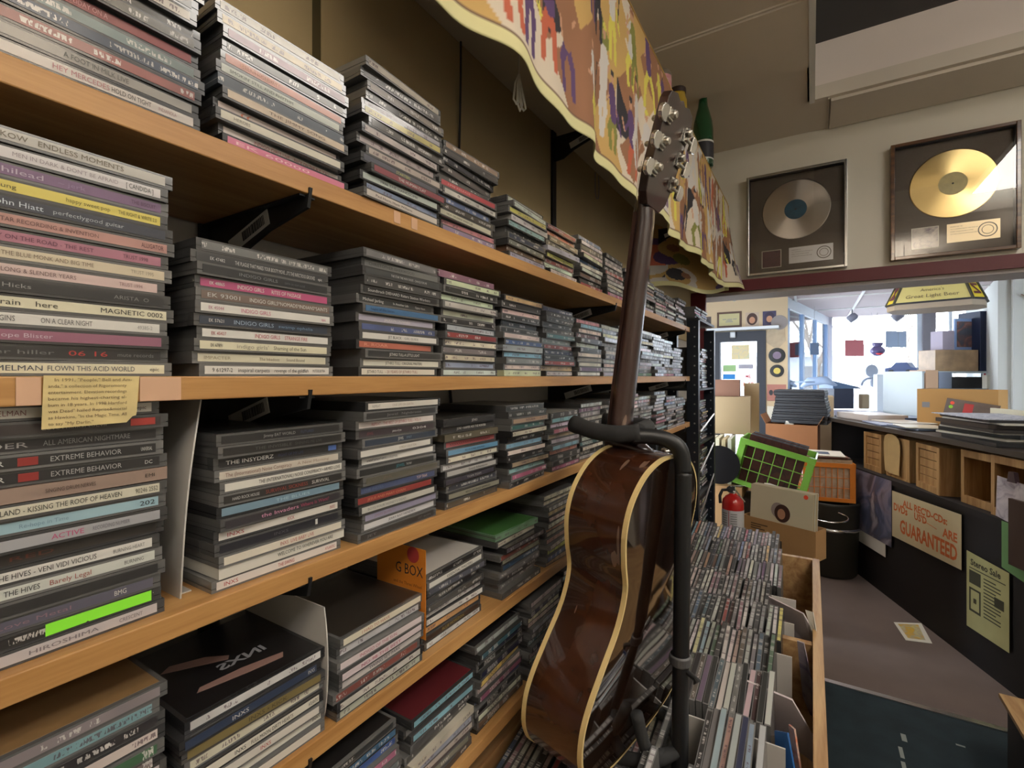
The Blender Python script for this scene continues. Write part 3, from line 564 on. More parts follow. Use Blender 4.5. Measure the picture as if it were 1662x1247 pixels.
STK = {
 0: [(.066, U1, (60, 58, 54)), (.208, U2, None), (.352, U3, None), (.481, U4, None), (.645, 10, None), (.780, 9, None), (.932, 11, None), (1.07, 10, None), (1.21, 9, None), (1.345, 9, None), (1.485, 9, None), (1.62, 8, None), (1.76, 9, None)],
 1: [(.047, MID1, None), (.189, MID2, None), (.354, MID3, None), (.484, 14, None), (.632, 13, None), (.770, 13, None), (.905, 12, None), (1.045, 12, None), (1.18, 13, None), (1.315, 13, None), (1.45, 13, None), (1.585, 12, None), (1.72, 10, None)],
 2: [(.044, T31, None), (.206, T32, (40, 42, 44)), (.345, T33, (96, 94, 96)), (.495, T34, (60, 60, 58)), (.640, 13, (110, 108, 104)), (.785, 11, (150, 148, 140)), (.925, 12, (80, 80, 80)), (1.06, 12, None), (1.20, 13, None), (1.335, 12, None), (1.47, 13, None), (1.61, 11, None), (1.75, 10, None)],
 3: [(.044, 12, (150, 110, 60)), (.180, F2, (24, 22, 24)), (.318, F3, (52, 46, 40)), (.451, F4, (196, 194, 188)), (.625, F5, (60, 130, 50)), (.775, 13, (90, 90, 90)), (.92, 12, None), (1.06, 11, None), (1.20, 12, None), (1.34, 12, None), (1.48, 10, None)],
 4: [(.12, 11, None), (.277, 13, (30, 30, 30)), (.422, 11, (110, 26, 34)), (.565, 13, (50, 50, 52)), (.71, 14, None), (.85, 14, None), (.99, 13, None), (1.13, 12, None)]}
def proj(x, y, z):
    a = radians(31.8); rx = x-CAMX; D = -sin(a)*rx+cos(a)*y
    if D < .05: return (9999, 9999, D)
    return 831+784*(cos(a)*rx+sin(a)*y)/D, 611-784*(z-CAMZ)/D, D
CDS = []
SN = ['leftmost'] + [ORD[i]+' from left' for i in range(2, 15)]
for sh, lst in STK.items():
    for k, (yl, content, cov) in enumerate(lst):
        r = random.Random(sh*100+k)
        if isinstance(content, int): content = [(rcol(r), T()) for _ in range(content)]
        n = len(content); sx = r.uniform(-.009, -.002); z = SHZ[sh]+.0002
        for i in range(n-1, -1, -1):
            c, tx = content[i][0], content[i][1]; kind = content[i][2] if len(content[i]) > 2 else 'j'
            if kind == 'j' and not tx and r.random() < .06: kind = 'd'
            amp = 1.4 if yl > .3 else .7
            dx = r.uniform(-.005, .003)*amp+sx; dy = r.uniform(-.0045, .0045)*amp; rz = r.gauss(0, .9)*amp
            if r.random() < .12: dx += r.uniform(-.008, .006); rz += r.gauss(0, 1.5)
            dx = min(dx, .0005) if sh == 1 and k == 0 else dx
            px, pv, D = proj(0, yl+.0625, z)
            CDS.append(dict(x=dx, y=yl+.0625+dy, z=z, rz=radians(rz), c=c, tx=tx, kind=kind, cover=cov if i == 0 else None, ctx=('INXS' if sh == 3 and k == 1 and i == 0 else None), up=False,
                            score=(1/D**2 if 0 < D and -60 < px+60/D and px < 1150 and pv < 1320 and not (pv > 800 and 905 < px) else 0) * (.55 if sh == 4 else 1),
                            label='CD with %s spine, %s in %s, %s' % (cname(c), ('topmost' if i == 0 else ORD[i+1]+' down'), ('leftmost stack' if k == 0 else ORD[k+1]+' stack from left'), SHN[sh])))
            z += .0099
# upright rows in the wooden bin
BROWS = [.655, .80, .955, 1.105, 1.255, 1.41, 1.56, 1.715, 1.875]
for ri, y in enumerate(BROWS):
    r = random.Random(900+ri); x = -.02; j = 0
    xe = [.345, .335, .335, .335, .345, .30, .32, .31, .30][ri]
    slots = []
    while x < xe:
        slots.append(x); x += .0107+(r.random() < .06)*.004
    for j, x in enumerate(slots):
        if ri < 2 and abs(x+.005-.228) < .022: continue
        c = rcol(r); g_ = .3*c[0]+.59*c[1]+.11*c[2]; k_ = .55 if r.random() < .75 else .95; c = tuple(int(min(230, (g_+(v-g_)*k_)*.85+28)) for v in c); zz = (  .944 if ri < 2 and x < .185 else .985+r.uniform(-.004, .006)); px, pv, D = proj(x, y, zz)
        CDS.append(dict(x=x+.010, y=y+r.uniform(-.004, .004), z=zz, rz=radians(r.gauss(0, .6)), tilt=radians(11+r.gauss(0, 1.2)), c=c, tx=T(), kind='j', cover=None, ctx=None, up=True,
                        score=(1.1/D**2 if px > 1115 and pv < 1270 else 0), label='upright CD with %s spine, %s from right in %s bin row' % (cname(c), ordn(len(slots)-j), 'the nearest' if ri == 0 else 'the '+ordn(ri+1))))
order = sorted(range(len(CDS)), key=lambda i: -CDS[i]['score'])
IND = set(i for i in order[:300] if CDS[i]['score'] > 0)
def linear(c):
    g = .3*c[0]+.59*c[1]+.11*c[2]; return s2l(*[(g+(v-g)*.74)*.95 for v in c])
def cd_matrix(d):
    R = Matrix.Rotation(d['rz'], 4, 'Z')
    if d['up']: R = R @ Matrix.Rotation(d['tilt'], 4, 'X') @ Matrix.Rotation(-pi/2, 4, 'Y')
    return Matrix.Translation((d['x'], d['y'], d['z'])) @ R
_im = {}
def ink(c):
    k = 'ink_%d_%d_%d' % c
    return mat(k, linear(c), .5)
def part(name, me, parent, col=None):
    o = bpy.data.objects.new(name, me); COL.objects.link(o); o.parent = parent
    if col: o.color = linear(col)+(1,)
    return o
stuff = MB()
for i, d in enumerate(CDS):
    M = cd_matrix(d)
    if i not in IND:
        g = .04+.12*((i*7919) % 97)/97
        stuff.bb(-.142, 0, -.0625, .0625, 0, .0032, 1, M, (g, g, g)); stuff.bb(-.142, 0, -.0625, .0625, .0036, .0097, 1, M, (g, g, g))
        stuff.bb(-.0004, .0004, -.0585, .0575, .0017, .0081, 0, M, linear(d['c']))
        if d['cover']: stuff.bb(-.13, -.004, -.059, .059, .0096, .0099, 1, M, linear(d['cover']))
        continue
    t = bpy.data.objects.new('compact_disc', None); t.empty_display_size = .02; COL.objects.link(t)
    t.location = M.to_translation(); t.rotation_euler = M.to_euler()
    tag(t, d['label'], 'CD', 'CDs upright in the wooden bin' if d['up'] else 'CDs stacked on the wall shelves')
    txt = d['tx']
    if d['kind'] == 'd':
        sl = part('cardboard_sleeve', ME_digip if txt else ME_digi, t, d['c'])
    else:
        part('jewel_case', ME_caseup if d['up'] else ME_case, t)
        sl = part('spine_label', (ME_labup if (i % 3) else ME_lab) if d['up'] else (ME_labp if txt else ME_lab), t, d['c'])
    if txt:
        byc = {}
        for q in txt: byc.setdefault(q[3], []).append(q)
        for cc, qs in byc.items():
            m = MB()
            for s_, st, w_, _, bd in qs:
                y0 = -.0575+.115*st
                if s_ and s_[0] in '▬▓▲': m.bb(.0003, .0006, y0, y0+.115*w_, .0024, .0074)
                else: add_text(m, s_, lambda a, b: (.00055, a, b), y0, .0033+(0 if bd else .0003), .0033 if bd else .0026, w=.115*w_, bold=False)
            if m.v: m.build('lettering', ink(cc), sl)
    if d['kind'] == 'g':
        m = MB(); m.prism([(-.002, .0012), (.018, .0016), (.019, .0022), (.020, .0015), (.056, .0012), (.056, .0086), (-.002, .0088)], lambda a, b, q: (q, a, b), .0004, .0007)
        m.build('green_sticker', mat('fluorescent_green', s2l(140, 240, 60), .6), t)
    if d['cover']:
        cv = part('cover_art', ME_lid, t, d['cover'])
        if d['ctx']:
            m = MB()
            add_text(m, 'INXS', lambda a, b: (-.045-b*.8, .030-a*1.0, .0100), 0, 0, .014, bold=True)
            m.build('lettering', ink((150, 150, 156)), cv)
            m = MB(); m.prism([(-.030, -.04), (-.022, .0), (-.018, .03), (-.026, .035), (-.034, 0), (-.036, -.035)], lambda a, b, q: (a, b, q), .0099, .0101)
            m.prism([(-.085, -.045), (-.070, -.02), (-.058, .0), (-.064, .004), (-.080, -.01), (-.092, -.035)], lambda a, b, q: (a, b, q), .0099, .0101)
            m.build('picture', ink((150, 110, 100)), cv)
so = tag(stuff.build('compact_discs', [M_spine_attr, vcol_mat('case_colours', .25)]), 'remaining CDs packed in far stacks along the shelves and deeper in the bin', 'CDs')
so['kind'] = 'stuff'

# small things among the CDs
t = thing('divider_card', 'orange divider card with handwritten BOX between fourth-shelf CD stacks', 'card', (-.035, .4465, 1.262))
MB().prism([(-.05, -.03), (.034, -.035), (.034, .075), (-.05, .075)], lambda a, b, d: (a, d, b), -.0004, .0004).build('card', mat('orange_card', s2l(216, 132, 40), .7), t)
m = MB(); add_text(m, 'G BOX', lambda a, b: (a, -.0006, b), -.016, .040, .013, w=.046); m.build('handwriting', M_dark, t)
m = MB(); add_text(m, 'and the Three Wheel', lambda a, b: (a, -.0006, b), -.020, .026, .004, w=.048); m.build('print', mat('brown_ink', s2l(120, 60, 20), .7), t)
m = MB(); m.lathe([(.010, .0004), (.0005, .0004)], 0, 0, 0, 20, 0, Matrix.Translation((.014, -.0007, .066)) @ Matrix.Rotation(pi/2, 4, 'X')); m.build('emblem', mat('emblem_red', s2l(180, 60, 60), .7), t)

# ================================================================== CD BIN
t = thing('wooden_bin', 'long wooden CD bin on legs in the aisle right of the guitar', 'bin', (0, 0, 0))
MB().bb(.402, .422, .30, 1.86, .80, .955).build('side_panel', M_binwood, t, bevel=.001)
MB().bb(-.045, -.027, .30, 1.98, .80, .955).build('side_panel', M_binwood, t, bevel=.001)
MB().bb(-.027, .402, 1.842, 1.86, .80, .955).build('end_panel', M_binwood, t, bevel=.001)
MB().bb(-.027, .402, .30, .318, .80, .955).build('end_panel', M_binwood, t, bevel=.001)
MB().bb(.33, .402, 1.268, 1.286, .80, .95).build('partition', M_binwood, t, bevel=.001)
MB().bb(-.045, .422, .30, 1.98, .785, .80).build('bottom', M_binwood, t)
for x in (-.03, .405):
    for y in (.33, 1.25, 1.80): MB().bb(x-.015, x+.015, y-.02, y+.02, 0, .785).build('leg', M_binwood, t)
M_tray = mat('white_corrugated', s2l(206, 202, 198), .7)
for i, y in enumerate((.727, .879, 1.182, 1.332, 1.487)):
    mk('row_divider', MB().bb(-.02, .365, y-.0015, y+.0015, .815, .955+.004*(i % 2)), M_tray, 'white corrugated strip behind the %s CD row of the bin' % ('nearest' if i == 0 else ordn([1, 2, 4, 5, 6][i])), 'divider', 'white row dividers in the bin')
def flap(pts, lab, m=M_tray, name='divider_card'):
    mb = MB(); pts = [Vector(p) for p in pts]; n = (pts[1]-pts[0]).cross(pts[2]-pts[0]).normalized()*.0015
    mb.v = [tuple(p-n) for p in pts]+[tuple(p+n) for p in pts]
    k = len(pts); mb.face(tuple(range(k))[::-1]); mb.face(tuple(range(k, 2*k)))
    for i in range(k): mb.face((i, (i+1) % k, k+(i+1) % k, k+i))
    mk(name, mb, m, lab, 'card')
CARDM = mat('pale_lilac_card', s2l(208, 198, 200), .7)
flap([at(1186, 1094, .905), at(1286, 1136, .845), at(1336, 1222, .875), at(1322, 1238, .90), at(1216, 1160, .94)], 'large pale divider card leaning over the near right of the CD bin', CARDM)
flap([at(1243, 966, 1.245), at(1304, 996, 1.15), at(1328, 1038, 1.15), at(1322, 1060, 1.17), at(1272, 1018, 1.225)], 'pale grey divider card leaning right in the middle of the CD bin', CARDM)
flap([at(1307, 990, 1.165), at(1320, 994, 1.15), at(1327, 1036, 1.12), at(1322, 1040, 1.13)], 'white paper sleeve upright against the bin side', M_paper)
flap([at(1294, 1040, 1.04), at(1305, 1044, 1.03), at(1321, 1120, 1.03), at(1322, 1176, 1.07), at(1303, 1130, 1.07)], 'violet and grey CD cover leaning at the right side of the bin', art_mat('violet_cover', [s2l(110, 96, 140), s2l(190, 186, 190), s2l(70, 62, 110)], 14), 'leaning_cover')
flap([at(1258, 1186, .80), at(1279, 1190, .775), at(1292, 1262, .76), at(1262, 1268, .79)], 'bright blue CD cover facing right at the near end of the bin', art_mat('blue_cover', [s2l(40, 96, 170), s2l(60, 120, 190), s2l(40, 90, 160)], 8), 'leaning_cover')
flap([at(1281, 1176, .80), at(1290, 1184, .785), at(1300, 1250, .775), at(1294, 1262, .785)], 'orange and white CD cover beside the bright blue one', art_mat('orange_cover', [s2l(214, 110, 60), s2l(210, 200, 190), s2l(200, 90, 50)], 30), 'leaning_cover')

def smooth_closed(P, n=6):
    out = []; K = len(P)
    for i in range(K):
        p0, p1, p2, p3 = P[i-1], P[i], P[(i+1) % K], P[(i+2) % K]
        for k in range(n):
            t_ = k/n
            out.append(tuple(.5*((2*p1[j])+(-p0[j]+p2[j])*t_+(2*p0[j]-5*p1[j]+4*p2[j]-p3[j])*t_*t_+(-p0[j]+3*p1[j]-3*p2[j]+p3[j])*t_**3) for j in range(len(p1))))
    return out
def smooth_open(P, n=6):
    P = [Vector(p) for p in P]; Q = [P[0]*2-P[1]]+P+[P[-1]*2-P[-2]]; out = []
    for i in range(1, len(Q)-2):
        p0, p1, p2, p3 = Q[i-1:i+3]
        for k in range(n):
            t_ = k/n; out.append(.5*((2*p1)+(p2-p0)*t_+(2*p0-5*p1+4*p2-p3)*t_*t_+(3*p1-p0-3*p2+p3)*t_**3))
    out.append(P[-1]); return out

# ================================================================== GUITAR
H = Vector((.120, .788, 1.435)); U = Vector((.115, .036, 1)).normalized()
Wd = Vector((sin(.135), cos(.135), 0)); Wd = (Wd-U*Wd.dot(U)).normalized(); Nb = Wd.cross(U)
G = thing('acoustic_guitar', 'worn dark brown acoustic guitar with cream binding hanging on a black stand', 'guitar')
G.matrix_world = Matrix(((Nb.x, Wd.x, U.x, H.x), (Nb.y, Wd.y, U.y, H.y), (Nb.z, Wd.z, U.z, H.z), (0, 0, 0, 1)))
sc, sw = .883, .94
half = [(0, .512), (.05, .508), (.10, .488), (.136, .450), (.147, .405), (.137, .355), (.120, .305), (.131, .250), (.166, .195), (.193, .150), (.203, .110), (.194, .062), (.160, .022), (.09, .003), (0, 0)]
half = [(w_*sw, (u-.512)*sc) for w_, u in half]
OUT = smooth_closed(half+[(-w_, u) for w_, u in half[-2:0:-1]], 5)
DB = .098
def ring(name, off, x0, x1, m, thick=None):
    mb = MB(); K = len(OUT); nrm = []
    for i in range(K):
        a = OUT[i-1]; b = OUT[(i+1) % K]; dx, dy = b[0]-a[0], b[1]-a[1]; L = sqrt(dx*dx+dy*dy) or 1; nrm.append((-dy/L, dx/L))
    # outward sign
    sgn = 1 if (nrm[len(OUT)//4][0]*OUT[len(OUT)//4][0]) > 0 else -1
    for o_ in ((off,) if thick is None else (off, off-thick)):
        for x in (x0, x1):
            for i in range(K): mb.v.append((x, OUT[i][0]+sgn*nrm[i][0]*o_, OUT[i][1]+sgn*nrm[i][1]*o_))
    def strip(a, b):
        for i in range(K): j = (i+1) % K; mb.face((a*K+i, a*K+j, b*K+j, b*K+i))
    strip(0, 1)
    if thick: strip(2, 0); strip(1, 3)
    return mb.build(name, m, G, smooth=thick is None)
M_side = mat('guitar_side_mahogany', s2l(84, 44, 24), .25, coat=.7, spec=.4)
def scuffed(m, c1, c2, sc_):
    N = m.node_tree.nodes; Lk = m.node_tree.links; b = N['Principled BSDF']
    tc = N.new('ShaderNodeTexCoord'); mp = N.new('ShaderNodeMapping'); mp.inputs['Scale'].default_value = sc_; Lk.new(tc.outputs['Object'], mp.inputs[0])
    n = N.new('ShaderNodeTexNoise'); n.inputs['Scale'].default_value = 3; n.inputs['Detail'].default_value = 4; Lk.new(mp.outputs[0], n.inputs[0])
    cr = N.new('ShaderNodeValToRGB'); cr.color_ramp.elements[0].position = .35; cr.color_ramp.elements[1].position = .65
    cr.color_ramp.elements[0].color = c1+(1,); cr.color_ramp.elements[1].color = c2+(1,); Lk.new(n.outputs[0], cr.inputs[0])
    # fine scratches
    s_ = N.new('ShaderNodeTexNoise'); s_.inputs['Scale'].default_value = 9; s_.inputs['Detail'].default_value = 1; mp2 = N.new('ShaderNodeMapping'); mp2.inputs['Scale'].default_value = (9, 2, 1.3); mp2.inputs['Rotation'].default_value = (.5, 0, 0)
    Lk.new(tc.outputs['Object'], mp2.inputs[0]); Lk.new(mp2.outputs[0], s_.inputs[0])
    g = N.new('ShaderNodeMath'); g.operation = 'GREATER_THAN'; g.inputs[1].default_value = .73; Lk.new(s_.outputs[0], g.inputs[0])
    g2 = N.new('ShaderNodeMath'); g2.operation = 'MULTIPLY'; g2.inputs[1].default_value = .35; Lk.new(g.outputs[0], g2.inputs[0])
    mx = N.new('ShaderNodeMix'); mx.data_type = 'RGBA'; Lk.new(g2.outputs[0], mx.inputs[0]); Lk.new(cr.outputs[0], mx.inputs[6]); mx.inputs[7].default_value = s2l(170, 140, 120)+(1,)
    Lk.new(mx.outputs[2], b.inputs['Base Color'])
scuffed(M_side, s2l(44, 23, 14), s2l(72, 37, 20), (6, 6, .8))
M_backp = mat('guitar_back_lacquer', s2l(34, 20, 12), .06, coat=1.0)
M_neck = mat('guitar_neck_mahogany', s2l(74, 30, 24), .3, coat=.8); scuffed(M_neck, s2l(32, 13, 12), s2l(50, 21, 17), (8, 8, .7))
M_bind = mat('cream_binding', s2l(226, 202, 142), .35, coat=.3)
ring('body_side', 0, .0, DB, M_side)
ring('binding', .0012, -.0005, .0062, M_bind, .004); ring('binding', .0012, DB-.0062, DB+.0005, M_bind, .004)
fan = MB(); K = len(OUT); fan.v = [(DB-.0005, a, b) for a, b in OUT]; cz = -.5*.452; 
rings_ = 5
fan.v = []
for q in range(rings_+1):
    f = 1-q/rings_*.97
    for a, b in OUT: fan.v.append((DB-.0008+.007*(1-f*f), a*f, cz+(b-cz)*f))
for q in range(rings_):
    for i in range(K): j = (i+1) % K; fan.face((q*K+i, q*K+j, (q+1)*K+j, (q+1)*K+i))
fan.face(tuple(rings_*K+i for i in range(K)))
fan.build('back_plate', M_backp, G, smooth=True)
sb = MB(); sb.v = [(.0005, a, b) for a, b in OUT]+[(.003, a, b) for a, b in OUT]; sb.face(tuple(range(K))); sb.face(tuple(range(K, 2*K)))
sb.build('soundboard', mat('sunburst_top', s2l(150, 92, 44), .15, coat=1), G)
Mx = Matrix.Rotation(-pi/2, 4, 'Y')
MB().lathe([(.049, .0005), (.049, -.0008), (.001, -.0008)], 0, 0, 0, 36, 0, Matrix.Translation((0, 0, -.14)) @ Matrix.Rotation(pi/2, 4, 'Y')).build('sound_hole', M_dark, G)
MB().bb(-.010, .0005, -.075, .075, -.305, -.275).build('bridge', mat('rosewood', s2l(52, 30, 24), .4), G, bevel=.002)
MB().bb(-.009, -.004, -.026, .026, -.12, .385).build('fretboard', MATS['rosewood'], G)
st = MB()
for k in range(6): st.tube([(-.0125, -.022+k*.0088, -.29), (-.012, -.018+k*.0072, .385), (-.008, -.02+k*.008, .47)], .0004, 4)
st.build('strings', M_nickel, G)
# neck shaft (D section) with heel and headstock
sec = []
def nsec(z, wd, dep, x0=-.004, n=12, pw=.8): return [(x0+dep*sin(pi*k/n)**pw, -wd*cos(pi*k/n), z) for k in range(n+1)]
nk = MB(); secs = [nsec(-.002, .028, .074, pw=.6), nsec(.006, .028, .060, pw=.6), nsec(.018, .028, .040), nsec(.034, .028, .0265), nsec(.055, .0275, .0235), nsec(.15, .026, .0225), nsec(.30, .0235, .0205), nsec(.375, .0225, .0195), nsec(.395, .024, .017), nsec(.410, .027, .015)]
for s_ in secs: nk.v += s_
q = 13
for i in range(len(secs)-1):
    for k in range(q-1): nk.face((i*q+k, i*q+k+1, (i+1)*q+k+1, (i+1)*q+k))
    nk.face((i*q+q-1, i*q, (i+1)*q, (i+1)*q+q-1))
nk.face(tuple(range(q))[::-1]); nk.face(tuple((len(secs)-1)*q+k for k in range(q)))
nk.build('neck', M_neck, G, smooth=False).data.polygons.foreach_set('use_smooth', [True]*(len(nk.f)-2)+[False, False])
hs = MB(); HM = Matrix.Translation((-.001, 0, .398)) @ Matrix.Rotation(radians(10), 4, 'Y')
hp = [(w_*1.28 if b_ > .01 else w_, b_) for w_, b_ in [(-.024, 0), (.024, 0), (.030, .016), (.036, .045), (.039, .13), (.040, .155), (.036, .166), (.020, .172), (.008, .167), (0, .172), (-.008, .167), (-.020, .172), (-.036, .166), (-.040, .155), (-.039, .13), (-.036, .045), (-.030, .016)]]
hs.prism(hp, lambda a, b, d: HM @ Vector((d, a, b)), -.001, .0145); hs.build('headstock', M_neck, G, bevel=.0015)
for sgn in (-1, 1):
    for k in range(3):
        zc = .052+k*.040; yb = sgn*.036
        tm = MB(); tm.box(.0165, yb, zc, .004, .014, .022, 0, HM)
        tm.lathe([(.0065, 0), (.0068, .006), (.0048, .009), (.0001, .0095)], 0, 0, 0, 14, 0, HM @ Matrix.Translation((.018, yb-sgn*.003, zc+.003)) @ Matrix.Rotation(pi/2, 4, 'Y'))
        tm.tube([HM @ Vector((.020, yb-sgn*.004, zc-.006)), HM @ Vector((.020, sgn*.055, zc-.006))], .0028, 8)
        tm.lathe([(.0045, 0), (.0045, .012), (.0025, .014)], 0, 0, 0, 12, 0, HM @ Matrix.Translation((-.001, yb-sgn*.004, zc)) @ Matrix.Rotation(-pi/2, 4, 'Y'))
        hd = tm.build('tuning_machine', M_nickel, G, smooth=False, bevel=.0006)
        bt = MB(); bp = [( -.0085, 0), (-.0095, .006), (-.0078, .013), (-.003, .0165), (.003, .0165), (.0078, .013), (.0095, .006), (.0085, 0)]
        bt.prism(bp, lambda a, b, d: HM @ Vector((.020+d, sgn*(.053+b*1.35), zc-.006+a*1.35)), -.0036, .0036)
        bt.build('tuning_button', M_chrome, hd, bevel=.0015)
SBM = Matrix.Translation((.062, .062, -.010)) @ Matrix.Rotation(radians(14), 4, 'X')
MB().lathe([(.0045, -.004), (.0040, .002), (.0042, .006), (.0078, .008), (.0078, .0105), (.0001, .0115)], 0, 0, 0, 18, 0, SBM).build('strap_button', M_chrome, G, smooth=True)
# stand
T_ = thing('guitar_stand', 'black tubular guitar stand with grey foam-padded neck yoke', 'stand', (0, 0, 0))
pole = smooth_open([(.228, .768, .812), (.228, .768, 1.0), (.232, .770, 1.36), (.232, .771, 1.40), (.228, .770, 1.435), (.212, .765, 1.450), (.188, .755, 1.456), (.160, .742, 1.457)], 6)
MB().tube(pole, .0124, 18).build('pole', M_black, T_, smooth=True)
yk = smooth_open([(.172, .745, 1.462), (.14, .735, 1.459), (.10, .738, 1.461), (.058, .748, 1.470)], 5)
MB().tube(yk, [.0136]*(len(yk)-3)+[.0136, .0150, .0146], 18).build('foam_sleeve', M_foam, T_, smooth=True)
yk2 = smooth_open([(.168, .748, 1.463), (.166, .79, 1.464), (.158, .828, 1.464), (.12, .845, 1.465), (.075, .845, 1.47)], 5)
MB().tube(yk2, .0130, 18).build('foam_sleeve', M_foam, T_, smooth=True)
MB().lathe([(.0140, -.008), (.0165, -.006), (.0165, .006), (.0140, .008)], .2282, .768, 1.115, 24).build('height_collar', mat('grey_collar', (.09, .09, .095), .35), T_, smooth=False, bevel=.001)
MB().tube([(.240, .764, 1.10), (.252, .758, 1.098), (.256, .756, 1.094)], [.004, .004, .007], 10).build('knob', M_blackpl, T_)
for s_, dy in ((0, -.055), (1, .10)):
    pts = smooth_open([(.228, .768, .975), (.19, .768+dy*.7, .968), (.11, .77+dy, .962), (.02, .775+dy, .962), (.0, .775+dy, .985)], 5)
    MB().tube(pts, .0095, 14).build('cradle_arm', M_foam, T_, smooth=True)
pts = smooth_open([(.226, .766, .972), (.205, .745, .972), (.192, .728, .982), (.184, .718, 1.01), (.178, .712, 1.045)], 5)
MB().tube(pts, .0095, 14).build('foam_sleeve', M_foam, T_, smooth=True)
for an in (70, 190, 310):
    MB().tube([(.228, .768, .835), (.14+.075*cos(radians(an))+.02, .768+.045*sin(radians(an)), .809)], .006, 12).build('leg', M_black, T_, smooth=True)

# ================================================================== CLOTH
def cloth():
    y0, y1, z0, z1 = .30, 2.86, 2.017, 2.485
    res = .0042; ny = int((y1-y0)/res); nz_ = int((z1-z0)/res)
    r = random.Random(21)
    TAN = s2l(206, 170, 104); BR = s2l(158, 112, 82); CR = s2l(222, 210, 192); WHT = s2l(214, 210, 206); OL = s2l(136, 138, 68); PU = s2l(96, 70, 118); DK = s2l(48, 46, 54); YE = s2l(222, 214, 96); RE = s2l(196, 100, 72); CB = s2l(226, 222, 168)
    import numpy as np
    img = np.zeros((nz_+1, ny+1, 3)); img[:] = CR
    Y, Z = np.meshgrid(y0+np.arange(ny+1)*res, z0+np.arange(nz_+1)*res)
    def poly(pts, c):
        m = np.ones_like(Y, bool)
        for i in range(len(pts)):
            a = pts[i]; b = pts[(i+1) % len(pts)]; m &= ((b[0]-a[0])*(Z-a[1])-(b[1]-a[1])*(Y-a[0])) >= 0
        img[m] = c
    def ell(cy, cz_, a, b, an, c):
        dy = Y-cy; dz = Z-cz_; u = dy*cos(an)+dz*sin(an); v = -dy*sin(an)+dz*cos(an); img[(u/a)**2+(v/b)**2 < 1] = c
    def line(p, q, w_, c):
        dx, dz = q[0]-p[0], q[1]-p[1]; L = dx*dx+dz*dz+1e-9; t_ = np.clip(((Y-p[0])*dx+(Z-p[1])*dz)/L, 0, 1)
        img[(Y-p[0]-t_*dx)**2+(Z-p[1]-t_*dz)**2 < w_*w_] = c
    # big background patches
    yy = y0
    i = 0
    while yy < y1:
        for row in range(3):
            s_ = r.uniform(.07, .20); cy = yy+r.uniform(-.02, .04)+(row % 2)*.07; cz_ = z0+.09+row*.15
            poly([(cy-s_, cz_), (cy, cz_-s_*.9), (cy+s_, cz_), (cy, cz_+s_*.9)], r.choice([TAN, BR, CR, TAN, BR, WHT, CR]))
        if i % 2 == 0: ell(yy+.06, z0+r.uniform(.1, .35), .05, .11, r.uniform(-.3, .3), r.choice([WHT, CR, TAN]))
        if i % 3 == 0: poly([(yy+.02, z0+.12), (yy+.09, z0+.12), (yy+.09, z0+.24), (yy+.02, z0+.24)], DK)
        if i % 4 == 1: ell(yy+.1, z0+.32, .06, .05, .5, OL)
        yy += .13; i += 1
    # dancing figures and band players
    yy = y0+.02
    while yy < y1:
        for lev in (0, 1):
            b_ = z0+.05+lev*.21+r.uniform(-.02, .03); h = r.uniform(.17, .25); cy = yy+r.uniform(-.03, .03)
            c = r.choice([PU, WHT, YE, DK, WHT, PU, RE, OL]); c2 = r.choice([c, PU, WHT, BR])
            hip = (cy, b_+h*.45); sh = (cy+r.uniform(-.012, .012), b_+h*.75)
            for sd in (-1, 1):
                kn = (cy+sd*r.uniform(.008, .03), b_+h*.24); line(hip, kn, .011, c); line(kn, (kn[0]+r.uniform(-.015, .015), b_), .008, c)
                el = (sh[0]+sd*r.uniform(.018, .035), b_+h*r.uniform(.5, .72)); line(sh, el, .005, c2); line(el, (el[0]+sd*r.uniform(-.02, .02), el[1]+r.uniform(-.03, .03)), .0042, s2l(206, 160, 130))
            line(hip, sh, .018, c2); ell(sh[0], b_+h*.93, .009, .013, 0, s2l(206, 160, 130)); ell(sh[0], b_+h*.99, .010, .008, 0, r.choice([DK, BR, YE]))
            if r.random() < .35: ell(cy+.035, b_+h*.45, .007, .03, .5, r.choice([PU, DK, YE])); line((cy+.035, b_+h*.45), (cy+.05, b_+h*.9), .003, DK)
        yy += r.uniform(.07, .10)
    ybot = z0+.024
    img[Z < ybot] = CB; img[(Z >= ybot) & (Z < ybot+.004)] = s2l(120, 90, 70)
    me = bpy.data.meshes.new('cloth_front')
    vv = []
    for j in range(nz_+1):
        for i in range(ny+1):
            y = Y[j, i]; k = 1-j/nz_; z = Z[j, i]
            wv = .010*sin(y*9+1.2)+.007*sin(y*23)+.004*sin(y*41+2)
            sag = -.010*max(0, sin(y*5.1+.7))+.006*sin(y*14)
            if y > 2.55: wv += (y-2.55)*.16*k
            vv.append((.012+wv*k*1.3+.006*k, y, z+sag*k))
    ff = [(j*(ny+1)+i, j*(ny+1)+i+1, (j+1)*(ny+1)+i+1, (j+1)*(ny+1)+i) for j in range(nz_) for i in range(ny)]
    me.from_pydata(vv, [], ff); me.materials.append(M_vcol)
    ca = me.color_attributes.new('Col', 'FLOAT_COLOR', 'POINT'); buf = np.ones(((nz_+1)*(ny+1), 4)); buf[:, :3] = img.reshape(-1, 3); ca.data.foreach_set('color', buf.ravel())
    me.polygons.foreach_set('use_smooth', [True]*len(ff)); me.update()
    t = thing('printed_cloth', 'cartoon-printed cloth with pale yellow hem draped over the topmost wall shelf', 'cloth')
    o = bpy.data.objects.new('front_drop', me); COL.objects.link(o); o.parent = t
    sl = o.modifiers.new('thick', 'SOLIDIFY'); sl.thickness = .0015
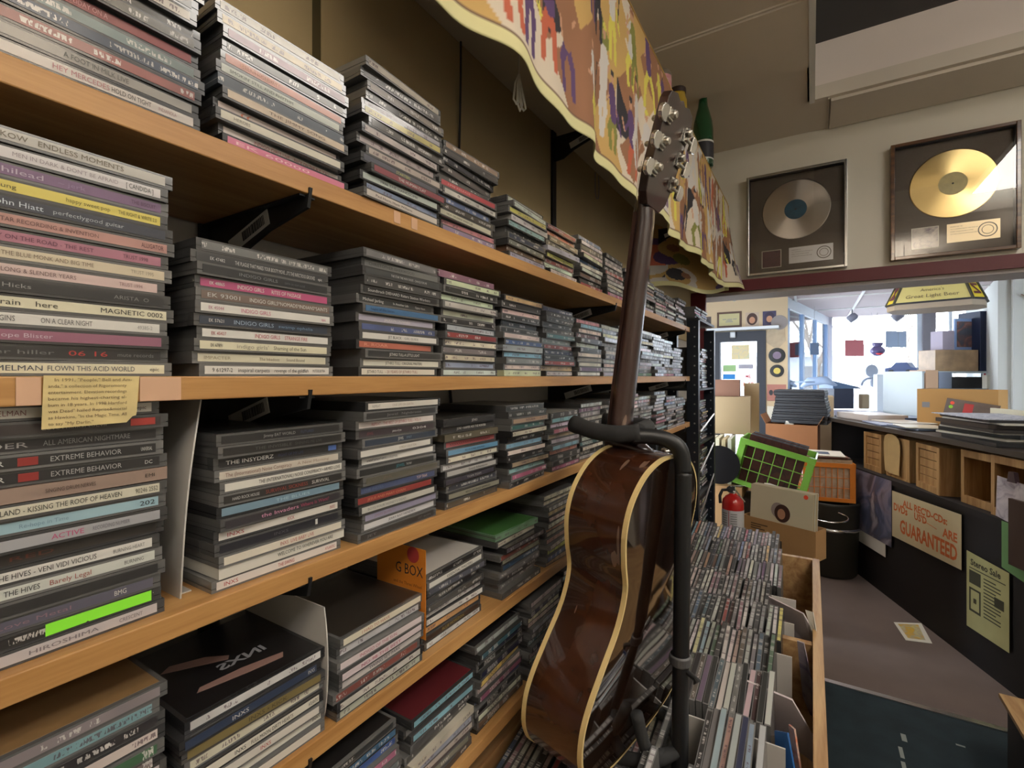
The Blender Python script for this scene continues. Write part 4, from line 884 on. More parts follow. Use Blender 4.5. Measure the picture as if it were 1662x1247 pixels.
    # top panel lying on the shelf and the folded return at the far end
    def sheet(name, fn, nu, nv, cols):
        mb = MB()
        for a in range(nu+1):
            for b in range(nv+1): mb.v.append(tuple(fn(a/nu, b/nv)))
        for a in range(nu):
            for b in range(nv):
                mb.face((a*(nv+1)+b, (a+1)*(nv+1)+b, (a+1)*(nv+1)+b+1, a*(nv+1)+b+1), 0, cols(a/nu, b/nv))
        ob = mb.build(name, M_vcol, t, smooth=True); q_ = ob.modifiers.new('thick', 'SOLIDIFY'); q_.thickness = .0015
    rr = random.Random(4); blobs = [(rr.random(), rr.random(), rr.uniform(.04, .16), rr.choice([BR, TAN, DK, PU, WHT, OL, BR, RE])) for _ in range(26)]
    def cc(u, v):
        if v < .07: return CB
        c = TAN
        for a, b, r_, q_ in blobs:
            if ((u-a)*.7)**2+((v-b)*1.0)**2 < r_*r_: c = q_
        return c
    sheet('top_panel', lambda u, v: (-.185+v*.199, y0+u*(2.86-y0), 2.486+.002*sin(u*60)), 60, 8, cc)
    sheet('end_fold', lambda u, v: (-.175+u*.178, 2.02+u*.78+.02*sin(u*9), 1.925+.075*u+.015*sin(u*7)+v*.28), 90, 70, cc)
    sheet('end_cover', lambda u, v: (-.185+u*.2, 2.862-.01*sin(u*5), 2.02+v*.466), 50, 60, cc)
cloth()
mk('storage_board', MB().bb(-.1835, .004, -.2, 2.83, 2.468, 2.4835), MATS['cream_board'], 'long board above the cloth-covered shelf carrying the can and bottles', 'shelf')
M_ = MB()
t = thing('drink_can', 'silver and red drink can standing on the cloth-covered shelf', 'can', (-.045, 1.71, 2.489))
MB().lathe([(.024, 0), (.033, .006), (.033, .112), (.027, .121), (.026, .122), (.024, .119), (.001, .119)], 0, 0, 0, 28).build('body', M_silver, t, smooth=True)
MB().lathe([(.0333, .04), (.0334, .10)], 0, 0, 0, 28).build('label', art_mat('can_label', [s2l(210, 210, 210), s2l(200, 60, 80), s2l(220, 220, 220)], 30), t, smooth=True)
t = thing('amber_bottle', 'short yellow-labelled bottle behind the guitar headstock', 'bottle', (-.045, 1.945, 2.489))
MB().lathe([(.001, 0), (.036, 0), (.037, .005), (.037, .13), (.031, .145), (.030, .175), (.001, .178)], 0, 0, 0, 28).build('glass', mat('amber_glass', s2l(190, 160, 60), .12, coat=.6), t, smooth=True)
MB().lathe([(.0315, .160), (.0320, .176), (.031, .180), (.001, .181)], 0, 0, 0, 28).build('cap', mat('dark_brown_cap', s2l(50, 34, 30), .4), t)
t = thing('green_bottle', 'tall green glass bottle with black top behind the headstock', 'bottle', (-.015, 2.30, 2.489))
MB().lathe([(.001, 0), (.042, 0), (.044, .006), (.044, .16), (.040, .20), (.022, .27), (.0165, .31), (.0160, .335)], 0, 0, 0, 32).build('glass', mat('green_glass', s2l(24, 92, 52), .06, coat=1, trans=.3), t, smooth=True)
MB().lathe([(.0168, .30), (.0178, .36), (.0190, .372), (.0185, .392), (.001, .396)], 0, 0, 0, 24).build('foil', M_blackpl, t, smooth=True)
m = MB(); m.lathe([(.0446, .03), (.0446, .10)], 0, 0, 0, 32); lb = m.build('label', mat('black_label', (.03, .03, .04), .5), t, smooth=True)
MB().lathe([(.0448, .10), (.0448, .108)], 0, 0, 0, 32).build('label_band', M_white, lb); MB().lathe([(.0448, .024), (.0448, .03)], 0, 0, 0, 32).build('label_band', M_white, lb)

# ================================================================== GOLD RECORD AWARDS
def aniso(name, col, rough):
    m = mat(name, col, rough, 1.0); N = m.node_tree.nodes; b = N['Principled BSDF']; b.inputs['Anisotropic'].default_value = .85
    tg = N.new('ShaderNodeTangent'); tg.direction_type = 'RADIAL'; tg.axis = 'Z'; m.node_tree.links.new(tg.outputs[0], b.inputs['Tangent']); return m
def award(name, label, x0, x1, z0, z1, mf, fw, recm, rx, rz_, rr_, labm, photo, plq, plm):
    t = thing(name, label, 'framed record', ((x0+x1)/2, 2.9, z0)); w_ = (x1-x0); h = z1-z0; dp = .042
    f = MB()
    f.bb(-w_/2, -w_/2+fw, -dp, 0, 0, h); f.bb(w_/2-fw, w_/2, -dp, 0, 0, h); f.bb(-w_/2+fw, w_/2-fw, -dp, 0, 0, fw); f.bb(-w_/2+fw, w_/2-fw, -dp, 0, h-fw, h)
    f.build('frame', mf, t, bevel=.002)
    li = MB(); a = w_/2-fw; li.bb(-a, -a+.002, -dp+.008, -.003, fw, h-fw); li.bb(a-.002, a, -dp+.008, -.003, fw, h-fw); li.bb(-a, a, -dp+.008, -.003, fw, fw+.002); li.bb(-a, a, -dp+.008, -.003, h-fw-.002, h-fw); li.build('shadow_liner', M_dark, t)  # dark strips stand for the shadow along the frame's inner edges
    MB().bb(-a, a, -.006, -.002, fw, h-fw).build('mount', mat('taupe_mat_board', s2l(112, 102, 92), .9, noise=(200, .08)), t)
    MB().bb(-a, a, -dp+.004, -dp+.006, fw, h-fw).build('glass', M_glass, t)
    o = MB().lathe([(.001, .0022), (.0035, .0022), (.0035, .002), (rr_*.98, .002), (rr_, .0008), (rr_, 0)], 0, 0, 0, 72).build('record', recm, t, smooth=False)
    o.location = (rx-(x0+x1)/2, -.0075, rz_-z0); o.rotation_euler = (pi/2, 0, 0)
    l = MB().lathe([(.001, .003), (rr_*.33, .003), (rr_*.33, .002)], 0, 0, 0, 40).build('record_label', labm, o)
    MB().lathe([(.0001, .0036), (.004, .0036)], 0, 0, 0, 12).build('spindle_hole', M_dark, l)
    p = photo; MB().bb(p[0]-(x0+x1)/2-.004, p[1]-(x0+x1)/2+.004, -.0072, -.0062, p[2]-z0-.004, p[3]-z0+.004).build('cover_border', M_paper, t)
    MB().bb(p[0]-(x0+x1)/2, p[1]-(x0+x1)/2, -.0078, -.0070, p[2]-z0, p[3]-z0).build('cover_picture', p[4], t)
    q_ = plq; cx = (x0+x1)/2
    pl = MB().bb(q_[0]-cx, q_[1]-cx, -.0082, -.0062, q_[2]-z0, q_[3]-z0).build('plaque', plm, t)
    m = MB(); fnp = lambda a, b: (a, -.0085, b)
    for k, l_ in enumerate(['PRESENTED TO', 'TO COMMEMORATE THE SALE OF', 'MORE THAN 500,000 COPIES', 'OF THE LONG PLAYING RECORD']):
        m_h = .0042; add_text(m, l_, fnp, q_[0]-cx+.012, q_[3]-z0-.016-k*.011, m_h, maxw=(q_[1]-q_[0])*.55)
    m.build('engraving', mat('engraved', (.12, .11, .10), .5), pl)
    r_ = (q_[3]-q_[2])*.38; sx = q_[1]-cx-r_*1.25; sz = (q_[2]+q_[3])/2-z0
    m = MB(); MR = Matrix.Translation((sx, -.0083, sz)) @ Matrix.Rotation(pi/2, 4, 'X')
    m.lathe([(r_*.88, 0), (r_*.88, .0008), (r_, .0008), (r_, 0)], 0, 0, 0, 36, 0, MR); m.lathe([(r_*.55, 0), (r_*.55, .0008), (r_*.62, .0008), (r_*.62, 0)], 0, 0, 0, 36, 0, MR); m.build('seal', MATS['engraved'], pl)
award('silver_record_award', 'silver record with blue centre label in a thin silver frame', .104, .549, 2.085, 2.612, mat('silver_frame', (.5, .5, .48), .25, 1.0), .013, aniso('silver_disc', (.62, .58, .54), .28), .33, 2.413, .153,
      mat('blue_label', s2l(24, 96, 130), .5, noise=(30, .3)), (.178, .262, 2.128, 2.212, art_mat('dark_red_cover', [s2l(40, 14, 26), s2l(110, 60, 70), s2l(50, 20, 34)], 40)), (.300, .492, 2.135, 2.217), mat('silver_plaque', (.66, .67, .70), .35, .7))
award('gold_record_award', 'gold record in a brown and gold wooden frame, reflecting the ceiling lights', .716, 1.152, 2.092, 2.632, wood('gilt_brown_frame', s2l(120, 82, 46), s2l(70, 44, 28), 'X', .3, coat=.6), .015, aniso('gold_disc', (.80, .60, .26), .32), .94, 2.418, .153,
      mat('cream_label', s2l(214, 202, 150), .6, noise=(40, .12)), (.799, .889, 2.143, 2.233, art_mat('pale_cover', [s2l(216, 206, 196), s2l(220, 212, 200), s2l(110, 90, 110)], 22)), (.920, 1.095, 2.152, 2.236), mat('gold_plaque', (.80, .66, .42), .4, .6))

# ================================================================== METAL RACK beyond the shelves
t = thing('metal_rack', 'black perforated steel rack packed with CDs at the end of the wall shelves', 'rack')
def post(x, y, zt):
    m = MB(); m.bb(x-.022, x+.022, y-.0012, y+.0012, 0, zt); m.bb(x+.020, x+.022, y, y+.030, 0, zt)
    p = m.build('post', mat('navy_black_steel', (.010, .014, .022), .35), t)
    h = MB(); z = .30
    while z < zt-.03:
        h.lathe([(.0001, .0004), (.0035, .0004), (.0035, 0)], 0, 0, 0, 8, 0, Matrix.Translation((x+.008, y-.0013, z)) @ Matrix.Rotation(pi/2, 4, 'X')); z += .038
    h.build('bolt_holes', M_silver, p)
post(.0, 2.0, 1.78); post(.0, 2.36, 1.76); post(-.165, 2.0, 1.78); post(-.165, 2.36, 1.76)
for z in (.35, .62, .86, 1.07, 1.28, 1.50): MB().bb(-.185, .02, 2.003, 2.36, z-.008, z).build('rack_shelf', M_black, t)
MB().bb(-.185, .022, 1.998, 2.37, 1.772, 1.782).build('top_plate', M_black, t)
for z0, z1 in ((1.33, 1.38), (1.17, 1.25), (1.0, 1.11)):
    MB().tube([(.026, 2.02, z0), (.026, 2.33, z1)], .0035, 8).build('brace', M_silver, t)
m = MB(); r = random.Random(55); 
for z in (.35, .62, .86, 1.07, 1.28, 1.50, 1.783):
    zz = z; top = z+(.17 if z < 1.7 else .05)
    while zz < top-.01:
        for yy in (2.10, 2.235):
            c = linear(rcol(r)); dx = r.uniform(-.006, .006); m.bb(-.14+dx, dx, yy-.06, yy+.06, zz+.0004, zz+.0098, 1, None, (.08, .08, .08)); m.bb(dx, dx+.0006, yy-.058, yy+.058, zz+.002, zz+.008, 0, None, c)
        zz += .0099
o = tag(m.build('rack_discs', [M_spine_attr, MATS['case_colours']]), 'CDs stacked on the black perforated rack', 'CDs'); o['kind'] = 'stuff'

# ================================================================== THINGS BEHIND THE BIN
def boxy(name, label, cat, loc, rz, sx, sy, sz, m, group=None, bevel=.002, part_name=None):
    """plain carton-like thing, corner (0,0,0) at its front-left-bottom"""
    t = thing(name, label, cat, loc, radians(rz), group); MB().bb(0, sx, 0, sy, 0, sz).build(part_name or 'body', m, t, bevel=bevel); return t
def open_carton(name, label, loc, rz, sx, sy, sz, m, flaps=True, th=.004, group=None, cat='box'):
    t = thing(name, label, cat, loc, radians(rz), group)
    b = MB(); b.bb(0, sx, 0, th, 0, sz); b.bb(0, sx, sy-th, sy, 0, sz); b.bb(0, th, th, sy-th, 0, sz); b.bb(sx-th, sx, th, sy-th, 0, sz); b.bb(th, sx-th, th, sy-th, 0, th)
    b.build('carton', m, t)
    if flaps:
        f = MB(); M = Matrix.Translation((sx, 0, sz)) @ Matrix.Rotation(radians(-62), 4, 'Y'); f.bb(0, .09, 0, sy, -.002, .002, 0, M); f.build('flap', m, t)
        f = MB(); M = Matrix.Translation((0, 0, sz)) @ Matrix.Rotation(radians(62), 4, 'Y'); f.bb(-.09, 0, 0, sy, -.002, .002, 0, M); f.build('flap', m, t)
    return t
mk('low_cabinet', MB().bb(-.17, .27, 2.72, 2.868, 0, .50).bb(-.17, .27, 2.72, 2.868, .50, .70), mat('dark_cabinet', (.015, .014, .014), .5), 'dark cabinet in the opening that carries the fire extinguisher', 'cabinet')
# fire extinguisher
t = thing('fire_extinguisher', 'small red fire extinguisher with white instruction label and chrome lever', 'fire extinguisher', (.045, 2.80, .702))
MB().lathe([(.001, 0), (.050, 0), (.054, .006), (.054, .175), (.050, .195), (.036, .212), (.018, .222), (.016, .232)], 0, 0, 0, 36).build('cylinder', mat('extinguisher_red', s2l(190, 26, 24), .25, coat=.6), t, smooth=True)
lb = MB().lathe([(.0545, .012), (.0545, .145)], 0, 0, 0, 36).build('label', mat('extinguisher_label', s2l(196, 196, 200), .5), t, smooth=True)
m = MB()
for k in range(9):
    for s_ in (-1, 1):
        a0 = radians(-104+s_*26); n0 = len(m.v)
        for q in range(7):
            a = a0+radians((q-3)*5.5)
            for z in (.028+k*.012, .034+k*.012): m.v.append((.0549*cos(a), .0549*sin(a), z))
        for q in range(6): m.face((n0+q*2, n0+q*2+2, n0+q*2+3, n0+q*2+1))
m.build('print', M_gray, lb)
m = MB(); 
for a in (-104,):
    a = radians(a); m.tube([(.0552*cos(a), .0552*sin(a), .014), (.0552*cos(a), .0552*sin(a), .143)], .0012, 5)
m.build('red_line', MATS['extinguisher_red'], lb)
MB().bb(-.012, .012, -.012, .012, .230, .262).lathe([(.017, .228), (.017, .240), (.012, .246)], 0, 0, 0, 20).build('valve', M_chrome, t, bevel=.001)
M1 = Matrix.Translation((0, 0, .262)) @ Matrix.Rotation(radians(-8), 4, 'Y'); MB().bb(-.02, .062, -.009, .009, 0, .004, 0, M1).build('lever', M_chrome, t, bevel=.001)
M1 = Matrix.Translation((.01, 0, .245)) @ Matrix.Rotation(radians(52), 4, 'Y'); MB().bb(0, .075, -.009, .009, 0, .004, 0, M1).build('handle', M_chrome, t, bevel=.001)
MB().lathe([(.001, 0), (.016, 0), (.017, .006), (.001, .008)], 0, 0, 0, 20, 0, Matrix.Translation((-.012, -.016, .250)) @ Matrix.Rotation(pi/2, 4, 'X')).build('pressure_gauge', M_dark, t)
MB().tube([(-.012, 0, .245), (-.05, -.01, .24), (-.062, -.015, .21), (-.060, -.015, .17)], .008, 10).build('hose', M_dark, t, smooth=True)
# LP carton on a plain support
mk('plant_stand', MB().bb(.12, .27, 2.89, 3.06, 0, .638), M_dark, 'dark box-shaped stand under the record carton', 'stand')
LPM = -24
t = open_carton('record_carton', 'brown cardboard carton holding white record sleeves beside the extinguisher', (.075, 2.93, .640), LPM, .375, .11, .15, M_card, flaps=False)
m = MB()
for k, w_ in enumerate((.09, .055, .075)): m.bb(.05, .05+w_, -.0006, 0, .115-k*.012, .121-k*.012)
m.build('printed_lines', mat('brown_print', s2l(90, 66, 40), .8), t)
RT = Matrix.Rotation(radians(LPM), 4, 'Z')
for i in range(6):
    loc = Vector((.075, 2.93, .646))+RT.to_3x3() @ Vector((.030, .018+.010*i, 0))
    w_ = .318; tt = thing('record_sleeve', ['white LP sleeve with a small portrait, front of the brown carton', 'cream LP sleeve edge just behind the portrait sleeve in the carton', 'third LP sleeve from the front in the brown carton', 'fourth LP sleeve from the front in the brown carton', 'fifth LP sleeve from the front in the brown carton', 'rearmost LP sleeve in the brown carton'][i], 'record', tuple(loc), radians(LPM), 'LP sleeves in the brown carton')
    M = Matrix.Rotation(radians(-4), 4, 'X'); MB().bb(0, w_, 0, .0035, 0, .315, 0, M).build('sleeve', mat('sleeve_cream_%d' % (i % 3), [s2l(214, 206, 178), s2l(196, 178, 138), s2l(208, 204, 190)][i % 3], .6), tt)
    if i == 0:
        m = MB(); M2 = M @ Matrix.Translation((.170, -.0006, .190)) @ Matrix.Rotation(pi/2, 4, 'X')
        pt = MB().lathe([(.0001, .0002), (.040, .0002)], 0, 0, 0, 30, 0, M2 @ Matrix.Diagonal((1, 1.15, 1, 1))).build('portrait_hair', mat('hair_print', s2l(72, 44, 36), .6), tt)
        MB().lathe([(.0001, .0006), (.020, .0006)], 0, 0, 0, 24, 0, M2 @ Matrix.Translation((-.004, -.004, 0)) @ Matrix.Diagonal((1, 1.35, 1, 1))).build('portrait_face', mat('skin_print', s2l(190, 140, 110), .6), pt)
        MB().lathe([(.0001, .0002), (.036, .0002)], 0, 0, 0, 24, 0, M2 @ Matrix.Translation((-.022, .012, -.0004)) @ Matrix.Diagonal((1, 1.1, 1, 1))).build('portrait_shadow', mat('shadow_print', s2l(160, 146, 140), .6), pt)
        MB().lathe([(.0001, .0004), (.011, .0004)], 0, 0, 0, 16, 0, M @ Matrix.Translation((.283, -.0004, .296)) @ Matrix.Rotation(pi/2, 4, 'X')).build('price_dot', mat('neon_orange', s2l(250, 90, 60), .6), tt)
# plastic crates
def crate(name, label, loc, rz, roll, sx, sy, sz, col, nx, nz, cat='crate'):
    t = thing(name, label, cat, loc, radians(rz)); t.rotation_euler = Euler((0, radians(roll), radians(rz)), 'XYZ')
    m = mat(name+'_plastic', col, .35, coat=.3); tb = .006
    t_ = .004
    def face_grid(x0, x1, along, fixed, nn):
        b = MB()
        def bx(a0, a1, z0, z1, th=t_):
            if along == 'x': b.bb(a0, a1, fixed-th/2, fixed+th/2, z0, z1)
            else: b.bb(fixed-th/2, fixed+th/2, a0, a1, z0, z1)
        bx(x0, x1, sz-.035, sz, .010); bx(x0, x1, 0, .03, .008); bx(x0, x0+.035, .03, sz-.035, .008); bx(x1-.035, x1, .03, sz-.035, .008)
        for i in range(1, nn): xx = x0+.035+(x1-x0-.07)*i/nn; bx(xx-.0025, xx+.0025, .03, sz-.035)
        for k in range(1, nz): zz = .03+(sz-.065)*k/nz; bx(x0+.035, x1-.035, zz-.0025, zz+.0025)
        b.build('lattice_wall', m, t, bevel=.0012)
    face_grid(0, sx, 'x', 0, nx); face_grid(0, sx, 'x', sy, nx); face_grid(0, sy, 'y', 0, max(3, nx-1)); face_grid(0, sy, 'y', sx, max(3, nx-1))
    MB().bb(0, sx, 0, sy, 0, .006).build('bottom', m, t)
    return t
mk('support_box', MB().bb(-.02, .27, 3.36, 3.60, 0, .78), mat('support_dark', (.03, .02, .016), .6), 'dark brown box column under the green crate', 'box')
GL = (-.045, 3.34, .885)
g = crate('green_crate', 'bright green plastic crate of records, tilted to the right', GL, -2, 14, .41, .30, .290, s2l(132, 192, 78), 6, 3)
covers = [[s2l(30, 24, 24), s2l(90, 50, 44), s2l(40, 30, 30)], [s2l(60, 40, 30), s2l(150, 90, 60)], [s2l(200, 190, 170), s2l(120, 130, 140)], [s2l(30, 40, 50), s2l(110, 120, 130)], [s2l(160, 90, 60), s2l(70, 40, 40)], [s2l(210, 200, 180), s2l(190, 150, 110)]]
GM = g.rotation_euler.to_matrix()
for i in range(12):
    loc = Vector(GL)+GM @ Vector((.045, .020+i*.020, .010))
    tt = thing('record_sleeve', 'record in the green crate, %s' % (['dark cover with faces at the front'][0] if i == 0 else ordn(i+1)+' from the front'), 'record', tuple(loc), group='records in the green crate'); tt.rotation_euler = g.rotation_euler
    MB().bb(0, .315, 0, .005, 0, .315-(i % 3)*.003).build('sleeve', art_mat('cover_art_%d' % (i % 6), covers[i % 6], 14), tt)
t = thing('price_card', 'white card with handwritten price leaning on the green crate', 'card', tuple(Vector(GL)+GM @ Vector((.19, -.022, -.02)))); t.rotation_euler = g.rotation_euler
MB().prism([(0, 0), (.165, 0), (.165, .075), (.12, .090), (.03, .092), (.002, .085)], lambda a, b, d: (a, d, b), 0, .001).build('card', M_paper, t)
m = MB(); add_text(m, '$1', lambda a, b: (a, -.0005, b), .012, .030, .045, w=.05); add_text(m, '25', lambda a, b: (a, -.0005, b), .075, .040, .032, w=.055); m.tube([(.07, -.001, .03), (.10, -.001, .027), (.14, -.001, .034)], .0012, 5); m.build('handwriting', M_gray, t)
t = thing('waste_barrel', 'dark green barrel with a chrome ring under the orange crate', 'barrel', (.52, 4.60, 0))
MB().lathe([(.001, 0), (.17, 0), (.185, .02), (.20, .55), (.205, .57), (.195, .575)], 0, 0, 0, 36).build('body', mat('olive_black', s2l(44, 42, 34), .5), t, smooth=True)
MB().lathe([(.201, .36), (.209, .368), (.209, .378), (.201, .386)], 0, 0, 0, 36).build('chrome_ring', M_chrome, t, smooth=True)
m = MB(); m.tube([(.13*cos(a)-.02, .10*sin(a)-.27, .50+.02*sin(a)) for a in [2*pi*i/24 for i in range(24)]], .006, 8, closed=True); m.build('ring_handle', M_chrome, t, smooth=True)
g2 = crate('orange_crate', 'orange plastic crate of records on the barrel', (.345, 4.46, .577), 10, 0, .345, .29, .30, s2l(236, 140, 50), 7, 3)
GM2 = g2.rotation_euler.to_matrix()
for i in range(11):
    loc = Vector((.345, 4.46, .577))+GM2 @ Vector((.015, .018+i*.023, .010))
    tt = thing('record_sleeve', 'record in the orange crate, %s' % ('cream cover at the front' if i == 0 else ordn(i+1)+' from the front'), 'record', tuple(loc), group='records in the orange crate'); tt.rotation_euler = g2.rotation_euler
    MB().bb(0, .315, 0, .006, 0, .315+(i % 4)*.004).build('sleeve', art_mat('cover_art_%d' % ((i*2+5) % 6), covers[(i*2+5) % 6], 14), tt)
for k, (dx, dy, rz, z, c) in enumerate([(0, 0, 10, .912, 4), (.01, -.02, 16, .920, 5), (-.02, .0, 4, .928, 2)]):
    tt = thing('record_sleeve', ['dark', 'pink-edged', 'white'][k]+' LP sleeve lying flat on the orange crate records, '+['lowest', 'middle', 'topmost'][k], 'record', (.33+dx, 4.46+dy, z), radians(rz))
    MB().bb(0, .315, 0, .315, 0, .006).build('sleeve', [art_mat('cover_art_4', covers[4]), mat('pinkish', s2l(190, 150, 140), .6), M_paper][k], tt)
    if k == 2: MB().bb(.10, .22, .08, .22, .006, .0066).build('picture', mat('slate_blue', s2l(90, 104, 124), .5), tt); 
# column of cartons left of the green crate
boxy('cardboard_box', 'lowest cardboard carton of the column left of the green crate', 'box', (-.30, 3.45, 0), 4, .30, .36, .55, M_card)
boxy('cardboard_box', 'open tan carton under the white records left of the green crate', 'box', (-.30, 3.33, .552), 0, .33, .36, .30, M_card)
for i in range(6):
    tt = thing('record_sleeve', 'white record sleeve upright on the carton column, %s from left' % ORD[i+1], 'record', (-.24+i*.036, 3.38, .854), radians(2), 'white records upright on the carton column')
    MB().bb(0, .022, 0, .30, 0, .285+(i % 2)*.006).build('sleeve', MATS['sleeve_cream_%d' % (i % 3)], tt)
boxy('cardboard_box', 'tall brown carton behind the green crate', 'box', (.04, 3.95, 0), 2, .28, .30, .98, M_card2)
t = thing('vinyl_record', 'bare black vinyl record leaning beside the white sleeves', 'record', (-.13, 3.32, .86))
M1 = Matrix.Translation((.03, .0, .125)) @ Matrix.Rotation(radians(80), 4, 'X'); MB().lathe([(.0001, .001), (.12, .001), (.121, 0), (.12, -.001), (.0001, -.001)], 0, 0, 0, 48, 0, M1).build('disc', mat('vinyl', (.012, .012, .013), .25), t, smooth=False)
boxy('tan_carton', 'large tan carton standing on the white records', 'box', (-.27, 3.62, 1.149), 5, .32, .22, .26, mat('tan_carton_board', s2l(150, 128, 96), .8))
boxy('brown_carton', 'dark brown carton on top of the large tan carton', 'box', (-.27, 3.64, 1.411), 5, .25, .20, .115, mat('brown_carton_board', s2l(120, 84, 66), .8))
boxy('tan_carton', 'tall narrow yellowish board behind the large tan carton', 'box', (-.02, 3.90, 0), 5, .10, .03, 1.50, M_tancard)
# stack of black cases on a carton, table below
mk('side_table', MB().bb(-.05, .47, 4.88, 5.38, .84, .87).bb(-.03, .0, 4.90, 4.93, 0, .84).bb(.43, .46, 4.90, 4.93, 0, .84).bb(-.03, 0, 5.33, 5.36, 0, .84).bb(.43, .46, 5.33, 5.36, 0, .84), M_crate, 'plain wooden table behind the crates', 'table')
t = open_carton('cardboard_box', 'brown cardboard carton with open flaps under the black cases', (.045, 4.95, .872), -4, .40, .34, .25, M_card2)
boxy('white_cup', 'white crumpled paper bag in the open brown carton', 'bag', (.20, 5.00, .880), 10, .07, .06, .27, M_paper, bevel=.01)
m_case = mat('black_case', (.014, .014, .018), .45)
for k, (dx, w_) in enumerate([(-.02, .44), (-.01, .425), (0, .42), (.01, .40), (.015, .385), (.01, .39)]):
    t = thing('black_case', ['lowest', 'second', 'third', 'fourth', 'fifth', 'topmost'][k]+' black flat case in the stack on the brown carton', 'case', (.16+dx-.06, 5.02, 1.128+k*.050), radians(-6), 'black flat cases stacked on the brown carton')
    MB().bb(0, w_, 0, .33, 0, .030).build('base', m_case, t, bevel=.004); MB().bb(.004, w_-.004, .004, .326, .031, .0495).build('lid', m_case, t, bevel=.004)

# ================================================================== SALES COUNTER
O_ = Vector((.784, 4.456, 0)); CA = radians(-68.79)
CM = Matrix.Translation(O_) @ Matrix.Rotation(CA, 4, 'Z')
def cp(s_, q, z): return tuple(CM @ Vector((s_, q, z)))
M_cblack = mat('counter_black', s2l(24, 18, 17), .7)
CS0 = -.70
t = thing('sales_counter', 'long black-fronted sales counter crowded with crates and records', 'counter', tuple(O_), CA)
MB().bb(-.70, 1.5, 0, .62, 0, .835).build('body', M_cblack, t)
MB().bb(-.70, 1.5, -.02, .62, 1.160, 1.190).build('worktop', mat('counter_top', s2l(60, 52, 46), .5), t)
MB().bb(-.70, 1.5, .45, .62, .835, 1.16).build('back_panel', M_cblack, t)
for s_ in (-.7, 1.48): MB().bb(s_, s_+.02, .02, .45, .835, 1.16).build('divider', M_cblack, t)
MB().bb(-.70, 1.5, -.012, .0, .80, .835).build('front_edge', M_cblack, t)
def wcrate(label, s_, q, rz, w_, d_, h, kind):
    t = thing('wooden_crate', label, 'crate', cp(s_, q, .836), CA+radians(rz), 'wooden crates in the counter')
    e = .014
    MB().bb(0, e, 0, d_, 0, h).build('side_board', M_crate, t, bevel=.001); MB().bb(w_-e, w_, 0, d_, 0, h).build('side_board', M_crate, t, bevel=.001)
    MB().bb(e, w_-e, 0, d_, 0, e).build('bottom_board', M_crate, t); MB().bb(e, w_-e, 0, d_, h-e, h).build('top_board', M_crate, t)
    if kind == 'panel':
        f = MB(); f.bb(0, .03, -.012, 0, 0, h); f.bb(w_-.03, w_, -.012, 0, 0, h); f.bb(.03, w_-.03, -.012, 0, 0, .04); f.bb(.03, w_-.03, -.012, 0, h-.03, h); f.build('front_frame', M_crate, t, bevel=.001)
        s2 = MB(); k = 4; hh = (h-.074)/k
        for i in range(k): s2.bb(.028, w_-.028, -.002, .010, .040+i*hh, .036+(i+1)*hh)
        s2.build('slats', M_crate, t, bevel=.001)
    elif kind == 'open':
        f = MB(); f.bb(0, .024, -.012, 0, 0, h); f.bb(w_-.024, w_, -.012, 0, 0, h); f.bb(.024, w_-.024, -.012, 0, 0, .045); f.bb(.024, w_-.024, -.012, 0, h-.04, h); f.build('front_frame', M_crate, t, bevel=.001)
        MB().bb(.016, w_-.016, d_*.6, d_*.6+.012, .075, h-.085).build('rear_board', M_crate, t)
    else:
        MB().bb(e, w_-e, .004, .016, e, h-e).build('front_board', M_crate, t)
    return t
wcrate('slatted wooden crate farthest along the counter, beside the orange crate', -.20, .05, 0, .24, .34, .285, 'panel')
wcrate('wooden crate behind the hanging curved kraft paper', .08, .05, 0, .27, .34, .285, 'plain')
wcrate('wooden crate turned to show its dark side, in the middle of the counter', .44, .05, -7, .28, .32, .285, 'panel')
wcrate('open-fronted wooden crate second from the right of the counter', .84, .05, 0, .24, .34, .30, 'open')
wcrate('open-fronted wooden crate with a clipped drawing at the counter right end', 1.10, .02, 0, .33, .36, .31, 'open')
t = thing('kraft_paper', 'curved kraft paper sheet hanging over the second crate', 'paper', cp(.09, .035, .87), CA)
pp = smooth_closed([(0, .03), (.03, .0), (.16, -.005), (.17, .02), (.17, .24), (.0, .25)], 4)
MB().prism(pp, lambda a, b, d: (a, d, b), 0, .002).build('sheet', mat('kraft', s2l(196, 164, 110), .8, noise=(12, .08)), t)
t = thing('clipped_drawing', 'white paper with a grey sketch hanging from a bulldog clip', 'drawing', cp(1.16, -.012, .835), CA)
MB().prism([(0, .01), (.20, -.02), (.215, .20), (.01, .215)], lambda a, b, d: (a, d, b), 0, .0012).build('paper', art_mat('sketch', [s2l(206, 196, 196), s2l(190, 180, 184), s2l(120, 108, 118)], 14, .8, 0), t)
MB().prism([(.08, .20), (.13, .20), (.12, .25), (.09, .25)], lambda a, b, d: (a, d, b), -.008, .012).build('clip', mat('plum_clip', s2l(70, 54, 62), .4), t)
